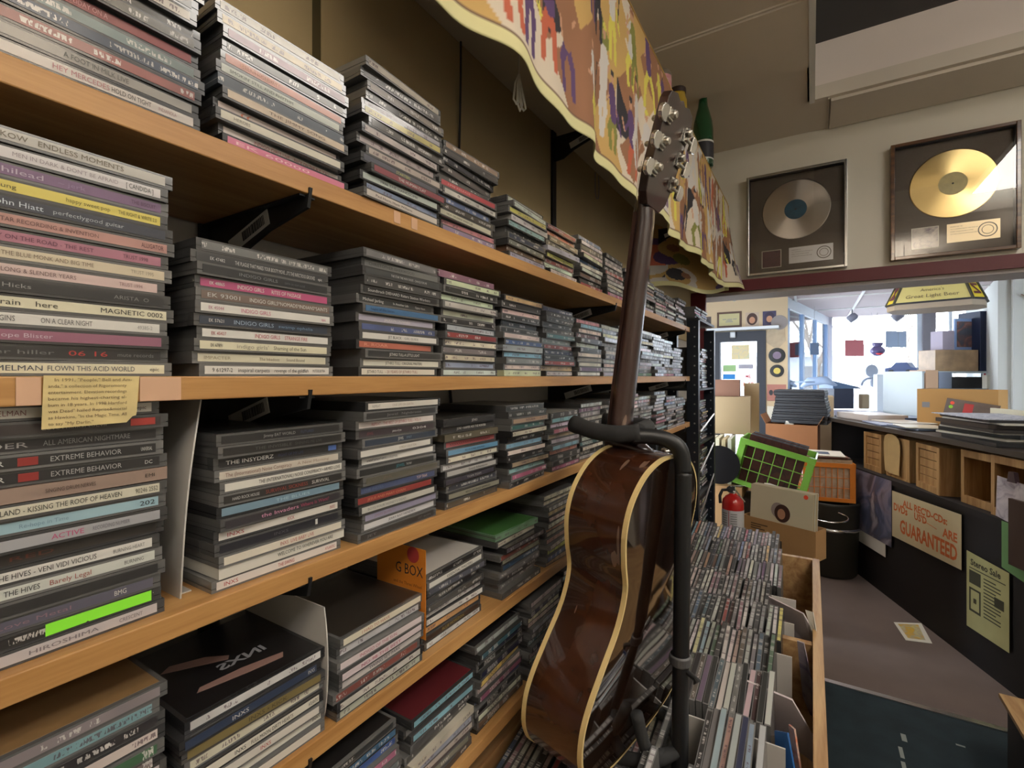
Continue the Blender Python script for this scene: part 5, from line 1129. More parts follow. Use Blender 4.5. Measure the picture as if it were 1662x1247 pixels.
# signs on the counter front
def panel(name, label, cat, s0, s1, zl0, zl1, zr0, zr1, m, off=-.014, curl=0):
    """flat sheet on the counter front; left edge s0 with zl0..zl1, right edge s1"""
    t = thing(name, label, cat, cp(s0, off, zl0), CA); w_ = s1-s0
    MB().prism([(0, 0), (w_, zr0-zl0), (w_, zr1-zl0), (0, zl1-zl0)], lambda a, b, d: (a, d, b), 0, .0015).build('sheet', m, t); return t
fn = lambda a, b: (a, -.0006, b)
t = panel('mountain_poster', 'grey-blue photographic poster on the black counter front', 'poster', -.42, .265, .36, .82, .37, .828, art_mat('dusk_picture', [s2l(54, 50, 60), s2l(150, 140, 152), s2l(70, 86, 120), s2l(70, 60, 66), s2l(168, 160, 168)], 3.4, .4, .3))
t = panel('cream_sheet', 'pale sheet showing below the grey-blue poster on the counter front', 'paper', -.36, .19, .27, .38, .275, .40, M_paper, off=-.012)
t = panel('guarantee_sign', 'cream handwritten sign in orange letters reading guaranteed', 'sign', .275, .925, .455, .765, .475, .782, mat('cream_sign', s2l(206, 188, 148), .8, noise=(6, .06)))
m = MB(); 
add_text(m, 'ALL REC\'D-CDs:', fn, .12, .235, .042, w=.42, bold=True); add_text(m, 'DVDs', fn, .02, .185, .048, w=.15, bold=True); add_text(m, 'US\'D', fn, .24, .185, .042, w=.12, bold=True); add_text(m, 'ARE', fn, .50, .160, .050, w=.12, bold=True)
add_text(m, 'GUARANTEED', fn, .09, .055, .085, w=.53, bold=True); m.tube([(.33, -.001, .20), (.45, -.001, .185)], .0015, 5)
m.build('lettering', mat('orange_marker', s2l(206, 104, 50), .8), t)
t = panel('newspaper_ad', 'yellowed newspaper advertisement taped low on the counter front', 'poster', .965, 1.245, .19, .60, .195, .585, mat('aged_newsprint', s2l(184, 178, 124), .9, noise=(10, .08)))
ik = mat('newsprint_ink', s2l(70, 68, 50), .9); m = MB()
add_text(m, 'Stereo Sale', fn, .03, .345, .032, w=.20, bold=True); m.bb(.02, .26, -.0006, 0, .325, .330); m.bb(.02, .10, -.0006, 0, .245, .315); m.bb(.02, .03, -.0006, 0, .10, .22); m.bb(.09, .10, -.0006, 0, .10, .22); m.bb(.02, .10, -.0006, 0, .095, .107); m.bb(.02, .10, -.0006, 0, .212, .222); m.bb(.05, .07, -.0006, 0, .145, .17)
for k in range(12): m.bb(.12, .12+(.11 if k % 3 else .08), -.0006, 0, .30-k*.018, .306-k*.018)
m.bb(.19, .25, -.0006, 0, .19, .24); m.build('print', ik, t)
t = panel('green_sheet', 'plain green sheet at the right end of the counter front', 'paper', 1.20, 1.42, .60, .83, .56, .83, mat('green_paper', s2l(110, 150, 96), .8))
mk('brown_board', MB().bb(1.27, 1.40, -.035, -.02, .64, .96, 0, CM), mat('dark_brown_board', s2l(66, 46, 36), .6), 'dark brown board standing at the right edge of the counter', 'board')
# piles on the worktop
rl = random.Random(8)
zz = 1.1915
for k in range(8):
    th = [.020, .012, .024, .010, .016, .022, .010, .012][k]
    c = [s2l(30, 30, 34), s2l(190, 184, 168), s2l(24, 26, 30), s2l(200, 196, 184), s2l(40, 34, 34), s2l(60, 50, 44), s2l(210, 206, 196), s2l(36, 36, 40)][k]
    rz_ = rl.uniform(-10, 10); t = thing('record_box_set', '%s in the pile on the counter top' % (ordn(k+1)+' item up, '+['black album', 'cream album', 'thick black album', 'thin white album', 'dark brown album', 'brown album', 'white album', 'charcoal album'][k]), 'album', cp(.66+rl.uniform(-.03, .03), .03+rl.uniform(0, .02), zz), CA+radians(rz_), 'albums piled on the right of the counter')
    MB().bb(0, .48, 0, .32, 0, th).build('cover', mat('album_%d' % k, c, .5), t, bevel=.001); zz += th+.0008
t = thing('printed_sheet', 'large white printed sheet with blue-grey drawings on top of the album pile', 'sheet', cp(.62, .02, zz+.001), CA+radians(-6))
MB().bb(0, .50, 0, .34, 0, .004).build('sheet', art_mat('blue_line_print', [s2l(230, 232, 236), s2l(214, 218, 226), s2l(130, 140, 170), s2l(226, 228, 232)], 26, .6, 0), t)
t = thing('white_box_lid', 'cream flat box lid leaning behind the printed sheet', 'lid', cp(.56, .37, 1.1915), CA+radians(-5))
MB().bb(0, .56, 0, .02, 0, .165).build('lid', mat('lid_cream', s2l(222, 218, 196), .7), t, bevel=.002)
CBR = -27
t = open_carton('cardboard_box', 'brown carton on the counter behind the album pile', (1.07, 4.66, 1.1915), CBR, .44, .20, .265, mat('amber_card', s2l(190, 146, 88), .8), flaps=False)
MB().bb(.03, .075, -.0008, 0, .13, .17).build('stamp', M_gray, t)
CR_ = Matrix.Rotation(radians(CBR), 3, 'Z'); p = Vector((1.07, 4.66, 1.1915))+CR_ @ Vector((.15, -.045, .02))
t = thing('record_sleeve', 'brown and red record cover leaning on the brown counter carton', 'record', tuple(p)); t.rotation_euler = Euler((radians(-9), radians(9), radians(CBR)), 'XYZ')
MB().bb(0, .28, 0, .004, 0, .19).build('cover', mat('brown_cover', s2l(104, 84, 70), .4, noise=(14, .3)), t)
MB().bb(.10, .15, -.0008, 0, .03, .17).build('red_figure', mat('red_print', s2l(190, 50, 46), .5), t); MB().bb(.10, .19, -.0009, 0, .0, .04).build('red_figure', MATS['red_print'], t)
MB().lathe([(.0001, .0009), (.012, .0009)], 0, 0, 0, 14, 0, Matrix.Translation((.035, 0, .160)) @ Matrix.Rotation(pi/2, 4, 'X')).build('sticker', MATS['neon_orange'], t)
MB().lathe([(.0001, .0009), (.012, .0009)], 0, 0, 0, 14, 0, Matrix.Translation((.032, 0, .132)) @ Matrix.Rotation(pi/2, 4, 'X')).build('sticker', mat('neon_green', s2l(150, 210, 50), .6), t)
# papers and trays on the far, sunlit part
for k, (s_, q, w_, d_, h, c, nm, lab) in enumerate([(-.69, .06, .42, .30, .05, s2l(206, 196, 190), 'paper_bundle', 'wrapped bundle of papers beside the black cases on the counter'), (-.25, .05, .36, .30, .010, s2l(150, 160, 190), 'blue_folder', 'pale blue folder lying on the sunlit counter top'), (-.22, .10, .30, .26, .008, s2l(214, 206, 190), 'paper_sheet', 'cream sheet on the blue folder'),
     (.10, .04, .32, .28, .014, s2l(120, 130, 150), 'blue_folder', 'grey-blue folder in the middle of the counter top'), (.14, .06, .26, .24, .006, s2l(226, 218, 196), 'paper_sheet', 'white sheet with curled edge before the brown carton'), (-.60, .36, .30, .22, .03, s2l(90, 110, 150), 'tray', 'blue-grey tray at the far side of the counter top')]):
    base = 1.1915+(.0115 if k == 2 else .015 if k == 4 else 0)
    boxy(nm, lab, nm.split('_')[-1], cp(s_, q, base), -68.8+[6, -8, 10, 4, -12, 3][k], w_, d_, h, mat('sheet_col_%d' % k, c, .45, coat=.3), bevel=.002)
t = thing('floor_flyer', 'yellow and white flyer lying on the brown carpet', 'flyer', (.84, 3.85, .001), 0)
MB().prism([(0, 0), (.145, .075), (.155, -.19), (.03, -.225)], lambda a, b, d: (a, b, d), 0, .0012).build('paper', M_paper, t)
MB().prism([(.018, -.012), (.125, .04), (.128, -.165), (.045, -.19)], lambda a, b, d: (a, b, d), .0012, .0016).build('picture', art_mat('yellow_picture', [s2l(236, 200, 60), s2l(220, 170, 60), s2l(180, 190, 180), s2l(240, 210, 80)], 16), t)
t = thing('black_rod', 'thin black rod with a brass tip lying on the carpet by the counter', 'rod', (0, 0, 0))
a_ = at(1338, 893, 1.55*784/282); b_ = at(1378, 935, 1.55*784/324); a_.z = .012; b_.z = .012
MB().tube([a_, b_], .008, 8).build('rod', M_black, t); MB().tube([b_, b_+(b_-a_).normalized()*.03], .010, 8).build('brass_tip', mat('brass', s2l(190, 160, 90), .3, 1.0), t)
m = MB(); pts = [at(px, v, 1.55*784/(v-611)) for px, v in ((1292, 905), (1302, 912), (1298, 918), (1310, 916), (1306, 908), (1318, 910), (1328, 904), (1322, 898), (1345, 905), (1358, 918))]
for p in pts: p.z = .008
m.tube(smooth_open(pts, 5), .005, 8); mk('black_cable', m, M_blackpl, 'tangled black cable on the carpet behind the CD bin', 'cable', smooth=True)
# low wooden shelf at the bottom right corner
t = thing('low_wooden_box', 'light wooden box edge at the lower right corner of the view', 'box', (1.04, 2.08, 0), radians(0))
MB().bb(-.02, .5, -.45, .52, .30, .315).build('top_board', M_binwood, t); MB().bb(0, .48, -.43, .50, 0, .30).build('body', mat('dark_box_side', s2l(40, 34, 28), .6), t)
# scuff marks on the dark carpet
for k, (px, v, dx, dy) in enumerate([(1467, 1198, .018, .05), (1463, 1222, .014, .07), (1467, 1244, .014, .05), (1559, 1211, .03, .01)]):
    p = at(px, v, 1.55*784/(v-611)); mk('paint_scuff', MB().bb(-dx/2, dx/2, -dy/2, dy/2, 0, .0006), mat('scuff_white', s2l(150, 156, 150), .9), ['farthest of the three whitish scuffs in a row on the dark carpet', 'middle whitish scuff on the dark carpet', 'nearest whitish scuff on the dark carpet', 'small lone scuff at the right of the dark carpet'][k], 'scuff', loc=(p.x, p.y, .0004))

# ================================================================== BACK ROOM: shelves and goods on the right
def vbox(name, label, cat, px0, px1, v0, v1, D, dep, m, rz=None, group=None, partn='body', bevel=.003, base=None):
    a = at(px0, v1, D); b = at(px1, v1, D); c = at(px0, v0, D); w_ = (b-a).length; h = c.z-a.z
    if base is not None: h = c.z-base; a.z = base
    t = thing(name, label, cat, tuple(a), atan2(b.y-a.y, b.x-a.x)+radians(rz or 0), group)
    MB().bb(0, w_, 0, dep, 0, h).build(partn, m, t, bevel=bevel); t['_h'] = 0; del t['_h']; return t, w_, h
RS = mat('steel_shelf', s2l(190, 200, 204), .4)
t = thing('goods_rack', 'open shelf unit loaded with parcels behind the counter', 'rack')
aa = at(1500, 611, 4.75); bb_ = at(1700, 611, 4.75); rzR = atan2(bb_.y-aa.y, bb_.x-aa.x); RM = Matrix.Translation((aa.x, aa.y, 0)) @ Matrix.Rotation(rzR, 4, 'Z'); wr = (bb_-aa).length
for z in (.5, 1.0, 1.43, 1.60): MB().bb(0, wr, 0, .5, z-.018, z, 0, RM).build('shelf_board', RS, t)
MB().bb(.77, wr, 0, .5, 1.772, 1.79, 0, RM).build('shelf_board', RS, t)
for x, zt in ((-.02, 1.6), (wr, 1.79)): MB().bb(x, x+.02, 0, .5, 0, zt, 0, RM).build('post', RS, t)
D_ = 4.79
vbox('paper_parcel', 'long parcel wrapped in brown paper and tape on the white shelf', 'parcel', 1518, 1588, 568, 603, D_, .2, mat('parcel_paper', s2l(176, 146, 112), .5, noise=(9, .3), coat=.4), base=1.601)
vbox('speaker', 'tall navy black loudspeaker on the goods rack', 'speaker', 1591, 1619, 505, 603, D_, .24, mat('navy_speaker', s2l(30, 40, 66), .5), base=1.601)
vbox('paper_parcel', 'bulky brown paper parcel right of the loudspeaker', 'parcel', 1621, 1650, 578, 603, D_, .2, MATS['parcel_paper'], base=1.601)
vbox('blue_box', 'blue box high on the goods rack', 'box', 1640, 1690, 518, 535, D_, .2, mat('blue_box_mat', s2l(52, 76, 124), .5), base=1.791)
vbox('maroon_box', 'maroon box on top of the blue box', 'box', 1632, 1654, 501, 517, D_, .15, mat('maroon_box_mat', s2l(86, 50, 60), .5), base=2.104)
vbox('glass_jar', 'pale blue jar left of the blue box on the goods rack', 'jar', 1629, 1637, 520, 537, D_, .06, mat('jar_blue', s2l(140, 170, 200), .3, coat=.5), base=1.791)
vbox('amplifier', 'black stereo amplifier on the lower rack board', 'amplifier', 1546, 1600, 612, 628, 4.74, .35, M_blackpl, base=1.431)
vbox('player', 'silver disc player left of the black amplifier', 'player', 1524, 1545, 604, 628, 4.74, .3, mat('silver_player', s2l(140, 150, 170), .4, .3), base=1.431)
vbox('carton', 'peach coloured carton at the left end of the rack', 'box', 1503, 1523, 601, 628, 4.74, .2, mat('peach_card', s2l(206, 170, 140), .7), base=1.431)
vbox('carton', 'cream carton behind the silver player', 'box', 1508, 1530, 600, 628, 5.0, .15, mat('cream_card', s2l(210, 206, 186), .7), base=1.431)
vbox('red_box', 'red and yellow box beside the white papers on the rack', 'box', 1612, 1628, 606, 620, 4.74, .1, mat('red_box_mat', s2l(180, 60, 66), .5), base=1.431)
for k, (a0, a1, vv) in enumerate([(1586, 1600, 609), (1600, 1611, 607)]):
    vbox('white_papers', ['crumpled white papers on the amplifier side of the rack', 'folded white brochure left of the red box'][k], 'papers', a0+16, a1+10, vv, 620, 4.60+.06*k, .05, M_paper, base=1.431)
vbox('black_box', 'dark box with grey side at the far right of the rack', 'box', 1640, 1690, 606, 640, 4.74, .3, M_dark, base=1.431)
vbox('blue_box', 'blue box under the pink notice on the rack', 'box', 1598, 1628, 648, 672, 4.74, .2, MATS['blue_box_mat'], base=1.001)
vbox('white_card_box', 'small pale grey card box right of the blue box', 'box', 1630, 1646, 655, 672, 4.72, .1, MATS['cream_card'], base=1.001)
vbox('black_box', 'black speaker box at right behind the album pile', 'box', 1648, 1700, 640, 700, 4.70, .3, M_dark, base=1.001)
t, w_, h = vbox('pink_notice', 'pink paper notice with lines of writing on the rack front', 'notice', 1602, 1646, 619, 652, 4.66, .002, mat('pink_paper', s2l(206, 160, 146), .8), bevel=0, partn='paper')
m = MB(); 
for k in range(4): add_text(m, ['MISC ITEMS & OLD', 'STEREO WARRANTY', 'IMPORTANT INFO', 'ASK AT COUNTER'][k], lambda a, b: (a, -.001, b), .03, h-.045-k*.038, .013, w=w_-.08)
m.build('handwriting', mat('grey_ink', s2l(140, 110, 104), .8), t)
t, w_, h = vbox('white_print', 'white framed print with a dark figure at the right edge', 'picture', 1652, 1690, 620, 655, 4.66, .01, M_paper, partn='paper')
MB().bb(.03, .09, -.001, 0, .03, h-.04).build('figure', M_gray, t)
# framed poster and grey box in front of the right window
t, w_, h = vbox('framed_poster', 'white framed poster leaning in front of the right window', 'poster', 1550, 1589, 517, 562, 4.86, .02, mat('blue_white_frame', s2l(150, 176, 220), .4), rz=6, partn='frame', base=1.815)
MB().bb(.02, w_-.02, -.002, 0, .03, h-.03).build('picture', art_mat('poster_picture', [s2l(90, 96, 110), s2l(70, 80, 90), s2l(176, 110, 90), s2l(120, 140, 150)], 7), t)
vbox('grey_box', 'pale mauve grey box on the window sill table', 'box', 1530, 1549, 537, 566, 4.80, .14, mat('mauve_grey', s2l(170, 160, 178), .6), base=1.815)
mk('window_table', MB().bb(1.30, 2.10, 7.3, 8.2, .0, 1.02), M_bluewh, 'white display table in front of the big window', 'table')
mk('window_table', MB().bb(.72, 1.28, 6.9, 8.3, .0, 1.02), M_bluewh, 'white display table at the left of the big window', 'table')

# pendant lamp
LA = at(1512, 493, 3.75)
t = thing('pendant_lamp', 'large yellow pyramid-shaped advertising lamp hanging from the ceiling', 'lamp', (LA.x, LA.y, LA.z), radians(-15))
bot = [(-.30, .10), (-.235, 0), (.235, 0), (.30, .10), (.30, .34), (.235, .44), (-.235, .44), (-.30, .34)]; HT = .30
def lf(p, k, z): return (p[0]*k, .23+(p[1]-.23)*k, z)
lm = [mat('lamp_cream', s2l(212, 198, 128), .5, emit=(s2l(230, 214, 130), .10)), mat('lamp_yellow', s2l(220, 200, 60), .5, emit=(s2l(240, 210, 60), .10))]
for i in range(8):
    a, b = bot[i], bot[(i+1) % 8]; m = MB(); m.v = [lf(a, 1, .02), lf(b, 1, .02), lf(b, .62, HT), lf(a, .62, HT)]+[lf(a, .98, .02), lf(b, .98, .02), lf(b, .60, HT), lf(a, .60, HT)]
    for f in ((0, 1, 2, 3), (7, 6, 5, 4), (0, 4, 5, 1), (3, 2, 6, 7), (0, 3, 7, 4), (1, 5, 6, 2)): m.face(f)
    pn = m.build('shade_panel', lm[0 if i % 2 else 1], t)
    def fp(u, v, o=.004):
        A_, B_, C_, D2 = [Vector(q) for q in (lf(a, 1, .02), lf(b, 1, .02), lf(b, .62, HT), lf(a, .62, HT))]
        n = (B_-A_).cross(D2-A_).normalized(); return (A_.lerp(B_, u)).lerp(D2.lerp(C_, u), v)+n*o
    ik2 = mat('lamp_maroon', s2l(110, 60, 66), .6)
    if i == 1:
        m = MB(); add_text(m, "America's", lambda x, y: fp(x, y), .5, .30, .085, align='C', w=.34); add_text(m, 'Great Light Beer', lambda x, y: fp(x, y), .5, .12, .10, align='C', w=.72); m.build('lettering', mat('lamp_grey_ink', s2l(130, 116, 90), .6), pn)
        m = MB(); tri = [(.20, .46), (.80, .46), (.5, 1.05)]; tri2 = [(.27, .51), (.73, .51), (.5, .95)]
        n0 = 0
        for q in tri+tri2: m.v.append(tuple(fp(q[0], min(q[1], 1.0), .004)))
        for k in range(3): m.face((k, (k+1) % 3, 3+(k+1) % 3, 3+k))
        m.build('triangle_border', ik2, pn)
        m = MB()
        for q in [(.30, .54), (.70, .54), (.60, .66), (.40, .66)]: m.v.append(tuple(fp(q[0], q[1], .004)))
        m.face((0, 1, 2, 3)); m.build('triangle_base', mat('lamp_gold', s2l(226, 200, 50), .6), pn)
    elif i in (0, 2):
        m = MB(); add_text(m, 'NET' if i == 2 else 'MEI', lambda x, y: fp(.5+ (y if i == 2 else -y), x), .12, -.28 if i == 2 else -.28, .56, w=.80, bold=True); m.build('lettering', ik2, pn)
for i in range(8): MB().tube([lf(bot[i], 1.0, .015), lf(bot[i], .62, HT)], .010, 8).build('corner_strip', mat('lamp_strip', s2l(74, 72, 56), .5), t)
m = MB(); m.prism(bot, lambda a, b, d: (a*1.01, .23+(b-.23)*1.01, d), .012, .026); m.build('rim', M_dark, t)
m = MB(); m.prism(bot, lambda a, b, d: (a*.98, .23+(b-.23)*.98, d), -.030, .012); m.build('lower_skirt', mat('lamp_skirt', s2l(176, 160, 140), .6), t)
zc = 2.42-LA.z
MB().prism(bot, lambda a, b, d: (a*.6, .23+(b-.23)*.6, d), HT-.005, HT+.01).build('cap', M_dark, t); MB().tube([(0, .23, HT), (0, .23, zc)], .006, 8).build('hanger', M_dark, t)

# things hung in the window
def hang(name, label, cat, px0, px1, v0, v1, D, m, shape='rect'):
    a = at(px0, v1, D); b = at(px1, v1, D); c = at(px0, v0, D); w_ = (b-a).length; h = c.z-a.z; t = thing(name, label, cat, tuple(a), atan2(b.y-a.y, b.x-a.x))
    if shape == 'rect': MB().bb(0, w_, 0, .006, 0, h).build('sheet', m, t)
    else: MB().lathe([(.0001, .003), (w_/2, .003), (w_/2, -.003), (.0001, -.003)], 0, 0, 0, 32, 0, Matrix.Translation((w_/2, 0, h/2)) @ Matrix.Rotation(pi/2, 4, 'X') @ Matrix.Diagonal((1, h/w_, 1, 1))).build('disc', m, t)
    MB().tube([(w_/2, .003, h), (w_/2, .003, 2.42-a.z)], .0015, 5).build('string', M_gray, t); return t, w_, h
DW = 6.6
hang('red_sign', 'faded red square sign hanging in the big window', 'sign', 1372, 1402, 552, 578, DW, mat('faded_red', s2l(206, 120, 124), .7))
hang('grey_sign', 'pale blue-grey sign hanging in the big window', 'sign', 1438, 1471, 538, 564, DW, mat('pale_grey_sign', s2l(160, 176, 200), .7))
hang('hanging_disc', 'plain grey disc hanging in the big window', 'disc', 1405, 1425, 592, 613, DW, mat('grey_disc', s2l(160, 168, 180), .6), 'disc')
hang('blue_sign', 'blue-grey picture card hanging left of the big window', 'sign', 1315, 1329, 557, 576, 6.0, mat('slate_card', s2l(110, 130, 160), .6))
hang('pillar_disc', 'pale oval disc hanging at the corner of the window wall', 'disc', 1274, 1287, 546, 578, 5.6, mat('pale_blue_disc', s2l(150, 170, 190), .5), 'disc')
a = at(1424, 578, DW); t = thing('glass_lantern', 'dark purple round lantern with a red glow hanging in the window', 'lantern', tuple(a))
MB().lathe([(.001, 0), (.04, .004), (.085, .05), (.09, .08), (.06, .12), (.045, .13), (.06, .15), (.065, .18), (.001, .185)], 0, 0, 0, 28).build('globe', mat('lantern_purple', s2l(96, 84, 130), .3, coat=.5), t, smooth=True)
MB().lathe([(.001, -.002), (.034, .004), (.05, .02)], 0, 0, 0, 20, 0, Matrix.Translation((.02, -.045, .015))).build('red_glass', mat('lantern_red', s2l(220, 60, 60), .4), t, smooth=True)
MB().tube([(0, 0, .18), (0, 0, 2.42-a.z)], .002, 5).build('string', M_gray, t)
a = at(1417, 629, DW); t = thing('bird_ornament', 'grey spread-wing bird ornament under the hanging disc', 'ornament', tuple(a))
for s_ in (-1, 1): MB().tube(smooth_open([(0, 0, .12), (s_*.06, 0, .12), (s_*.11, 0, .08), (s_*.13, 0, .02)], 5), [.014]*15+[.006], 8).build('wing', mat('bird_grey', s2l(130, 136, 150), .6), t, smooth=True)
MB().lathe([(.001, 0), (.03, .02), (.034, .08), (.018, .13), (.001, .15)], 0, 0, 0, 16).build('body', MATS['bird_grey'], t, smooth=True); MB().tube([(0, 0, .14), (0, 0, .18)], .002, 5).build('string', M_gray, t)
t, w_, h = hang('price_sign', 'white window sign with red 22 and a red strip above', 'sign', 1440, 1477, 628, 664, 6.4, M_paper)
m = MB(); add_text(m, '22', lambda a, b: (a, -.002, b), .03, .08, .10, w=.13, bold=True); m.build('lettering', mat('sign_red', s2l(200, 50, 60), .6), t); m = MB(); add_text(m, '00', lambda a, b: (a, -.002, b), .17, .13, .05, w=.06); m.build('lettering', mat('sign_red', s2l(200, 50, 60), .6), t)
MB().bb(0, w_, -.003, 0, h+.02, h+.09).build('red_strip', MATS['sign_red'], t)
t = thing('toy_car', 'small dark blue toy car on the table by the big window', 'toy car', tuple(at(1436, 604, 6.3)), radians(-30))
car = [(0, 0), (.34, 0), (.34, .05), (.28, .06), (.24, .12), (.12, .12), (.07, .06), (0, .045)]
MB().prism(car, lambda a, b, d: (a, d, b), 0, .14).build('body', mat('toy_blue', s2l(60, 76, 120), .35, coat=.5), t, bevel=.004)
for x in (.07, .26):
    for y in (0, .14): MB().lathe([(.001, -.01), (.03, -.01), (.03, .01), (.001, .01)], 0, 0, 0, 18, 0, Matrix.Translation((x, y, 0)) @ Matrix.Rotation(pi/2, 4, 'X')).build('wheel', M_dark, t)
tp = at(1436, 604, 6.3); mk('glass_display_stand', MB().bb(-.10, .45, -.22, .22, 1.021, tp.z-.032), M_bluewh, 'white plinth in the window carrying the toy car', 'plinth', loc=(tp.x, tp.y, 0))
# desk with speaker and clutter left of the window
mk('desk', MB().bb(.60, 1.05, 5.50, 6.6, .0, 1.17), mat('desk_grey', s2l(150, 150, 170), .6), 'pale desk by the left windows holding a speaker and clutter', 'desk')
t, w_, h = vbox('speaker', 'black wedge-topped loudspeaker on the desk by the window', 'speaker', 1354, 1386, 631, 661, 5.65, .28, mat('speaker_slate', s2l(44, 50, 70), .5), base=1.171)
MB().prism([(0, 0), (w_+.1, 0), (w_+.06, .02), (.0, .09)], lambda a, b, d: (a, d, h+b), .02, .28).build('sloped_top', mat('slate_top', s2l(90, 116, 150), .4), t)
vbox('bright_carton', 'orange and white carton beside the black cases', 'box', 1340, 1352, 642, 662, 5.6, .1, mat('orange_white_card', s2l(220, 160, 110), .6), base=1.171)
t = thing('model_ship', 'cluttered grey-blue model aircraft on the window ledge', 'model', tuple(at(1300, 632, 5.75)), radians(-35))
MB().tube([(0, 0, .03), (.1, 0, .09), (.3, 0, .11), (.42, 0, .05)], [.01, .05, .045, .012], 12).build('fuselage', mat('blue_grey_model', s2l(150, 170, 200), .5), t, smooth=True)
MB().prism([(.05, -.15), (.16, -.15), (.28, .15), (.18, .15)], lambda a, b, d: (a, b, d), .08, .095).build('wing', MATS['blue_grey_model'], t)
p_ = at(1300, 632, 5.75); mk('window_ledge_box', MB().bb(.16, .58, 5.50, 5.545, 0, p_.z-.04).bb(.25, .58, 5.55, 5.9, 0, p_.z-.04), M_bwall, 'pale ledge under the left windows with clutter on it', 'ledge')
vbox('tan_figurine', 'small tan figurine on the sunlit counter end', 'figurine', 1399, 1412, 640, 664, 5.6, .06, mat('tan_fig', s2l(170, 150, 120), .6), bevel=.012, base=1.171)

# door wall decorations
yW = 6.05
def wallpic(name, label, cat, x0, x1, z0, z1, m, frame=None, border=.0, y=6.05, dep=.012):
    t = thing(name, label, cat, (x0, y, z0)); 
    if frame: f = MB(); f.bb(0, border, -dep, 0, 0, z1-z0); f.bb(x1-x0-border, x1-x0, -dep, 0, 0, z1-z0); f.bb(border, x1-x0-border, -dep, 0, 0, border); f.bb(border, x1-x0-border, -dep, 0, z1-z0-border, z1-z0); f.build('frame', frame, t)
    MB().bb(border, x1-x0-border, -dep*.6, -.0005, border, z1-z0-border).build('picture', m, t); return t
port = lambda n, a, b: art_mat('portrait_%d' % n, [s2l(*a), s2l(206, 160, 130), s2l(*b)], 9)
t = wallpic('framed_certificate', 'brown-framed certificate on the wall over the shop door', 'certificate', -.535, -.275, 2.112, 2.292, mat('certificate_paper', s2l(190, 184, 140), .8), mat('brown_frame', s2l(84, 56, 40), .5), .022)
m = MB(); 
for k, (a, w_) in enumerate([(.06, .04), (.11, .05), (.17, .04), (.10, .06), (.09, .08)]): m.bb(a, a+w_, -.009, -.0075, .09-(k > 2)*.015*(k-2), .098-(k > 2)*.015*(k-2))
m.build('print', M_gray, t)
for k, (x0, x1, z0, z1, hc, lab) in enumerate([(-.69, -.60, 2.10, 2.25, (50, 50, 56), 'dark-haired portrait photo, leftmost over the shop door'), (-.236, -.10, 2.112, 2.27, (70, 46, 40), 'portrait photo of a person with long brown hair over the door'), (-.062, .07, 2.115, 2.272, (54, 44, 70), 'portrait photo of a dark-haired person, rightmost over the door')]):
    t = wallpic('portrait_photo', lab, 'photo', x0, x1, z0, z1, mat('photo_ground_%d' % k, s2l(*[(80, 70, 70), (190, 170, 150), (60, 54, 90)][k]), .5)); w_ = x1-x0; h = z1-z0
    MH = Matrix.Translation((w_/2, -.0075, h*.52)) @ Matrix.Rotation(pi/2, 4, 'X') @ Matrix.Diagonal((1, 1.25, 1, 1))
    p = MB().lathe([(.0001, .0004), (w_*.40, .0004)], 0, 0, 0, 24, 0, MH).build('hair', mat('hair_%d' % k, s2l(*hc), .6), t)
    MB().lathe([(.0001, .0010), (w_*.22, .0010)], 0, 0, 0, 24, 0, MH @ Matrix.Translation((0, -.01, 0))).build('face', mat('skin_print', s2l(190, 140, 110), .6), p)
t = thing('hanging_camera', 'small clear glass ornament hung above the shop door', 'ornament', (-.36, 5.99, 1.985)); MB().bb(-.03, .03, -.02, .02, 0, .07).build('body', mat('greyish', s2l(150, 154, 160), .3, coat=.5), t, bevel=.008)
for nm, lab, x0, x1, z0, z1, c in [('map_poster', 'tan picture map taped high on the glass shop door', -.383, -.198, 1.745, 1.91, None), ('green_sticker', 'pale green sticker on the shop door glass', -.475, -.335, 1.605, 1.68, (150, 190, 130)), ('grey_sticker', 'grey sticker on the shop door glass right of the green one', -.31, -.16, 1.635, 1.685, (160, 160, 176)), ('blue_sticker', 'bright blue sticker below the green one on the door', -.475, -.345, 1.515, 1.575, (30, 130, 210))]:
    wallpic(nm, lab, 'sticker' if 'sticker' in nm else 'poster', x0, x1, z0, z1, art_mat('map_art', [s2l(170, 160, 120), s2l(206, 176, 90), s2l(150, 160, 120)], 20) if c is None else mat(nm+'_m', s2l(*c), .6), y=6.069, dep=.003)
m = MB(); add_text(m, 'COME', lambda a, b: (a, 0, b), -.31, 1.53, .04, w=.13, bold=True); mk('door_lettering', m, MATS['sign_red'], 'red letters on the shop door glass', 'lettering', loc=(0, 6.066, 0))
m = MB(); add_text(m, 'IN TO', lambda a, b: (a, 0, b), -.27, 1.44, .045, w=.12, bold=True); mk('door_lettering', m, MATS['neon_orange'], 'faint orange letters under the red ones on the door glass', 'lettering', loc=(0, 6.066, 0))
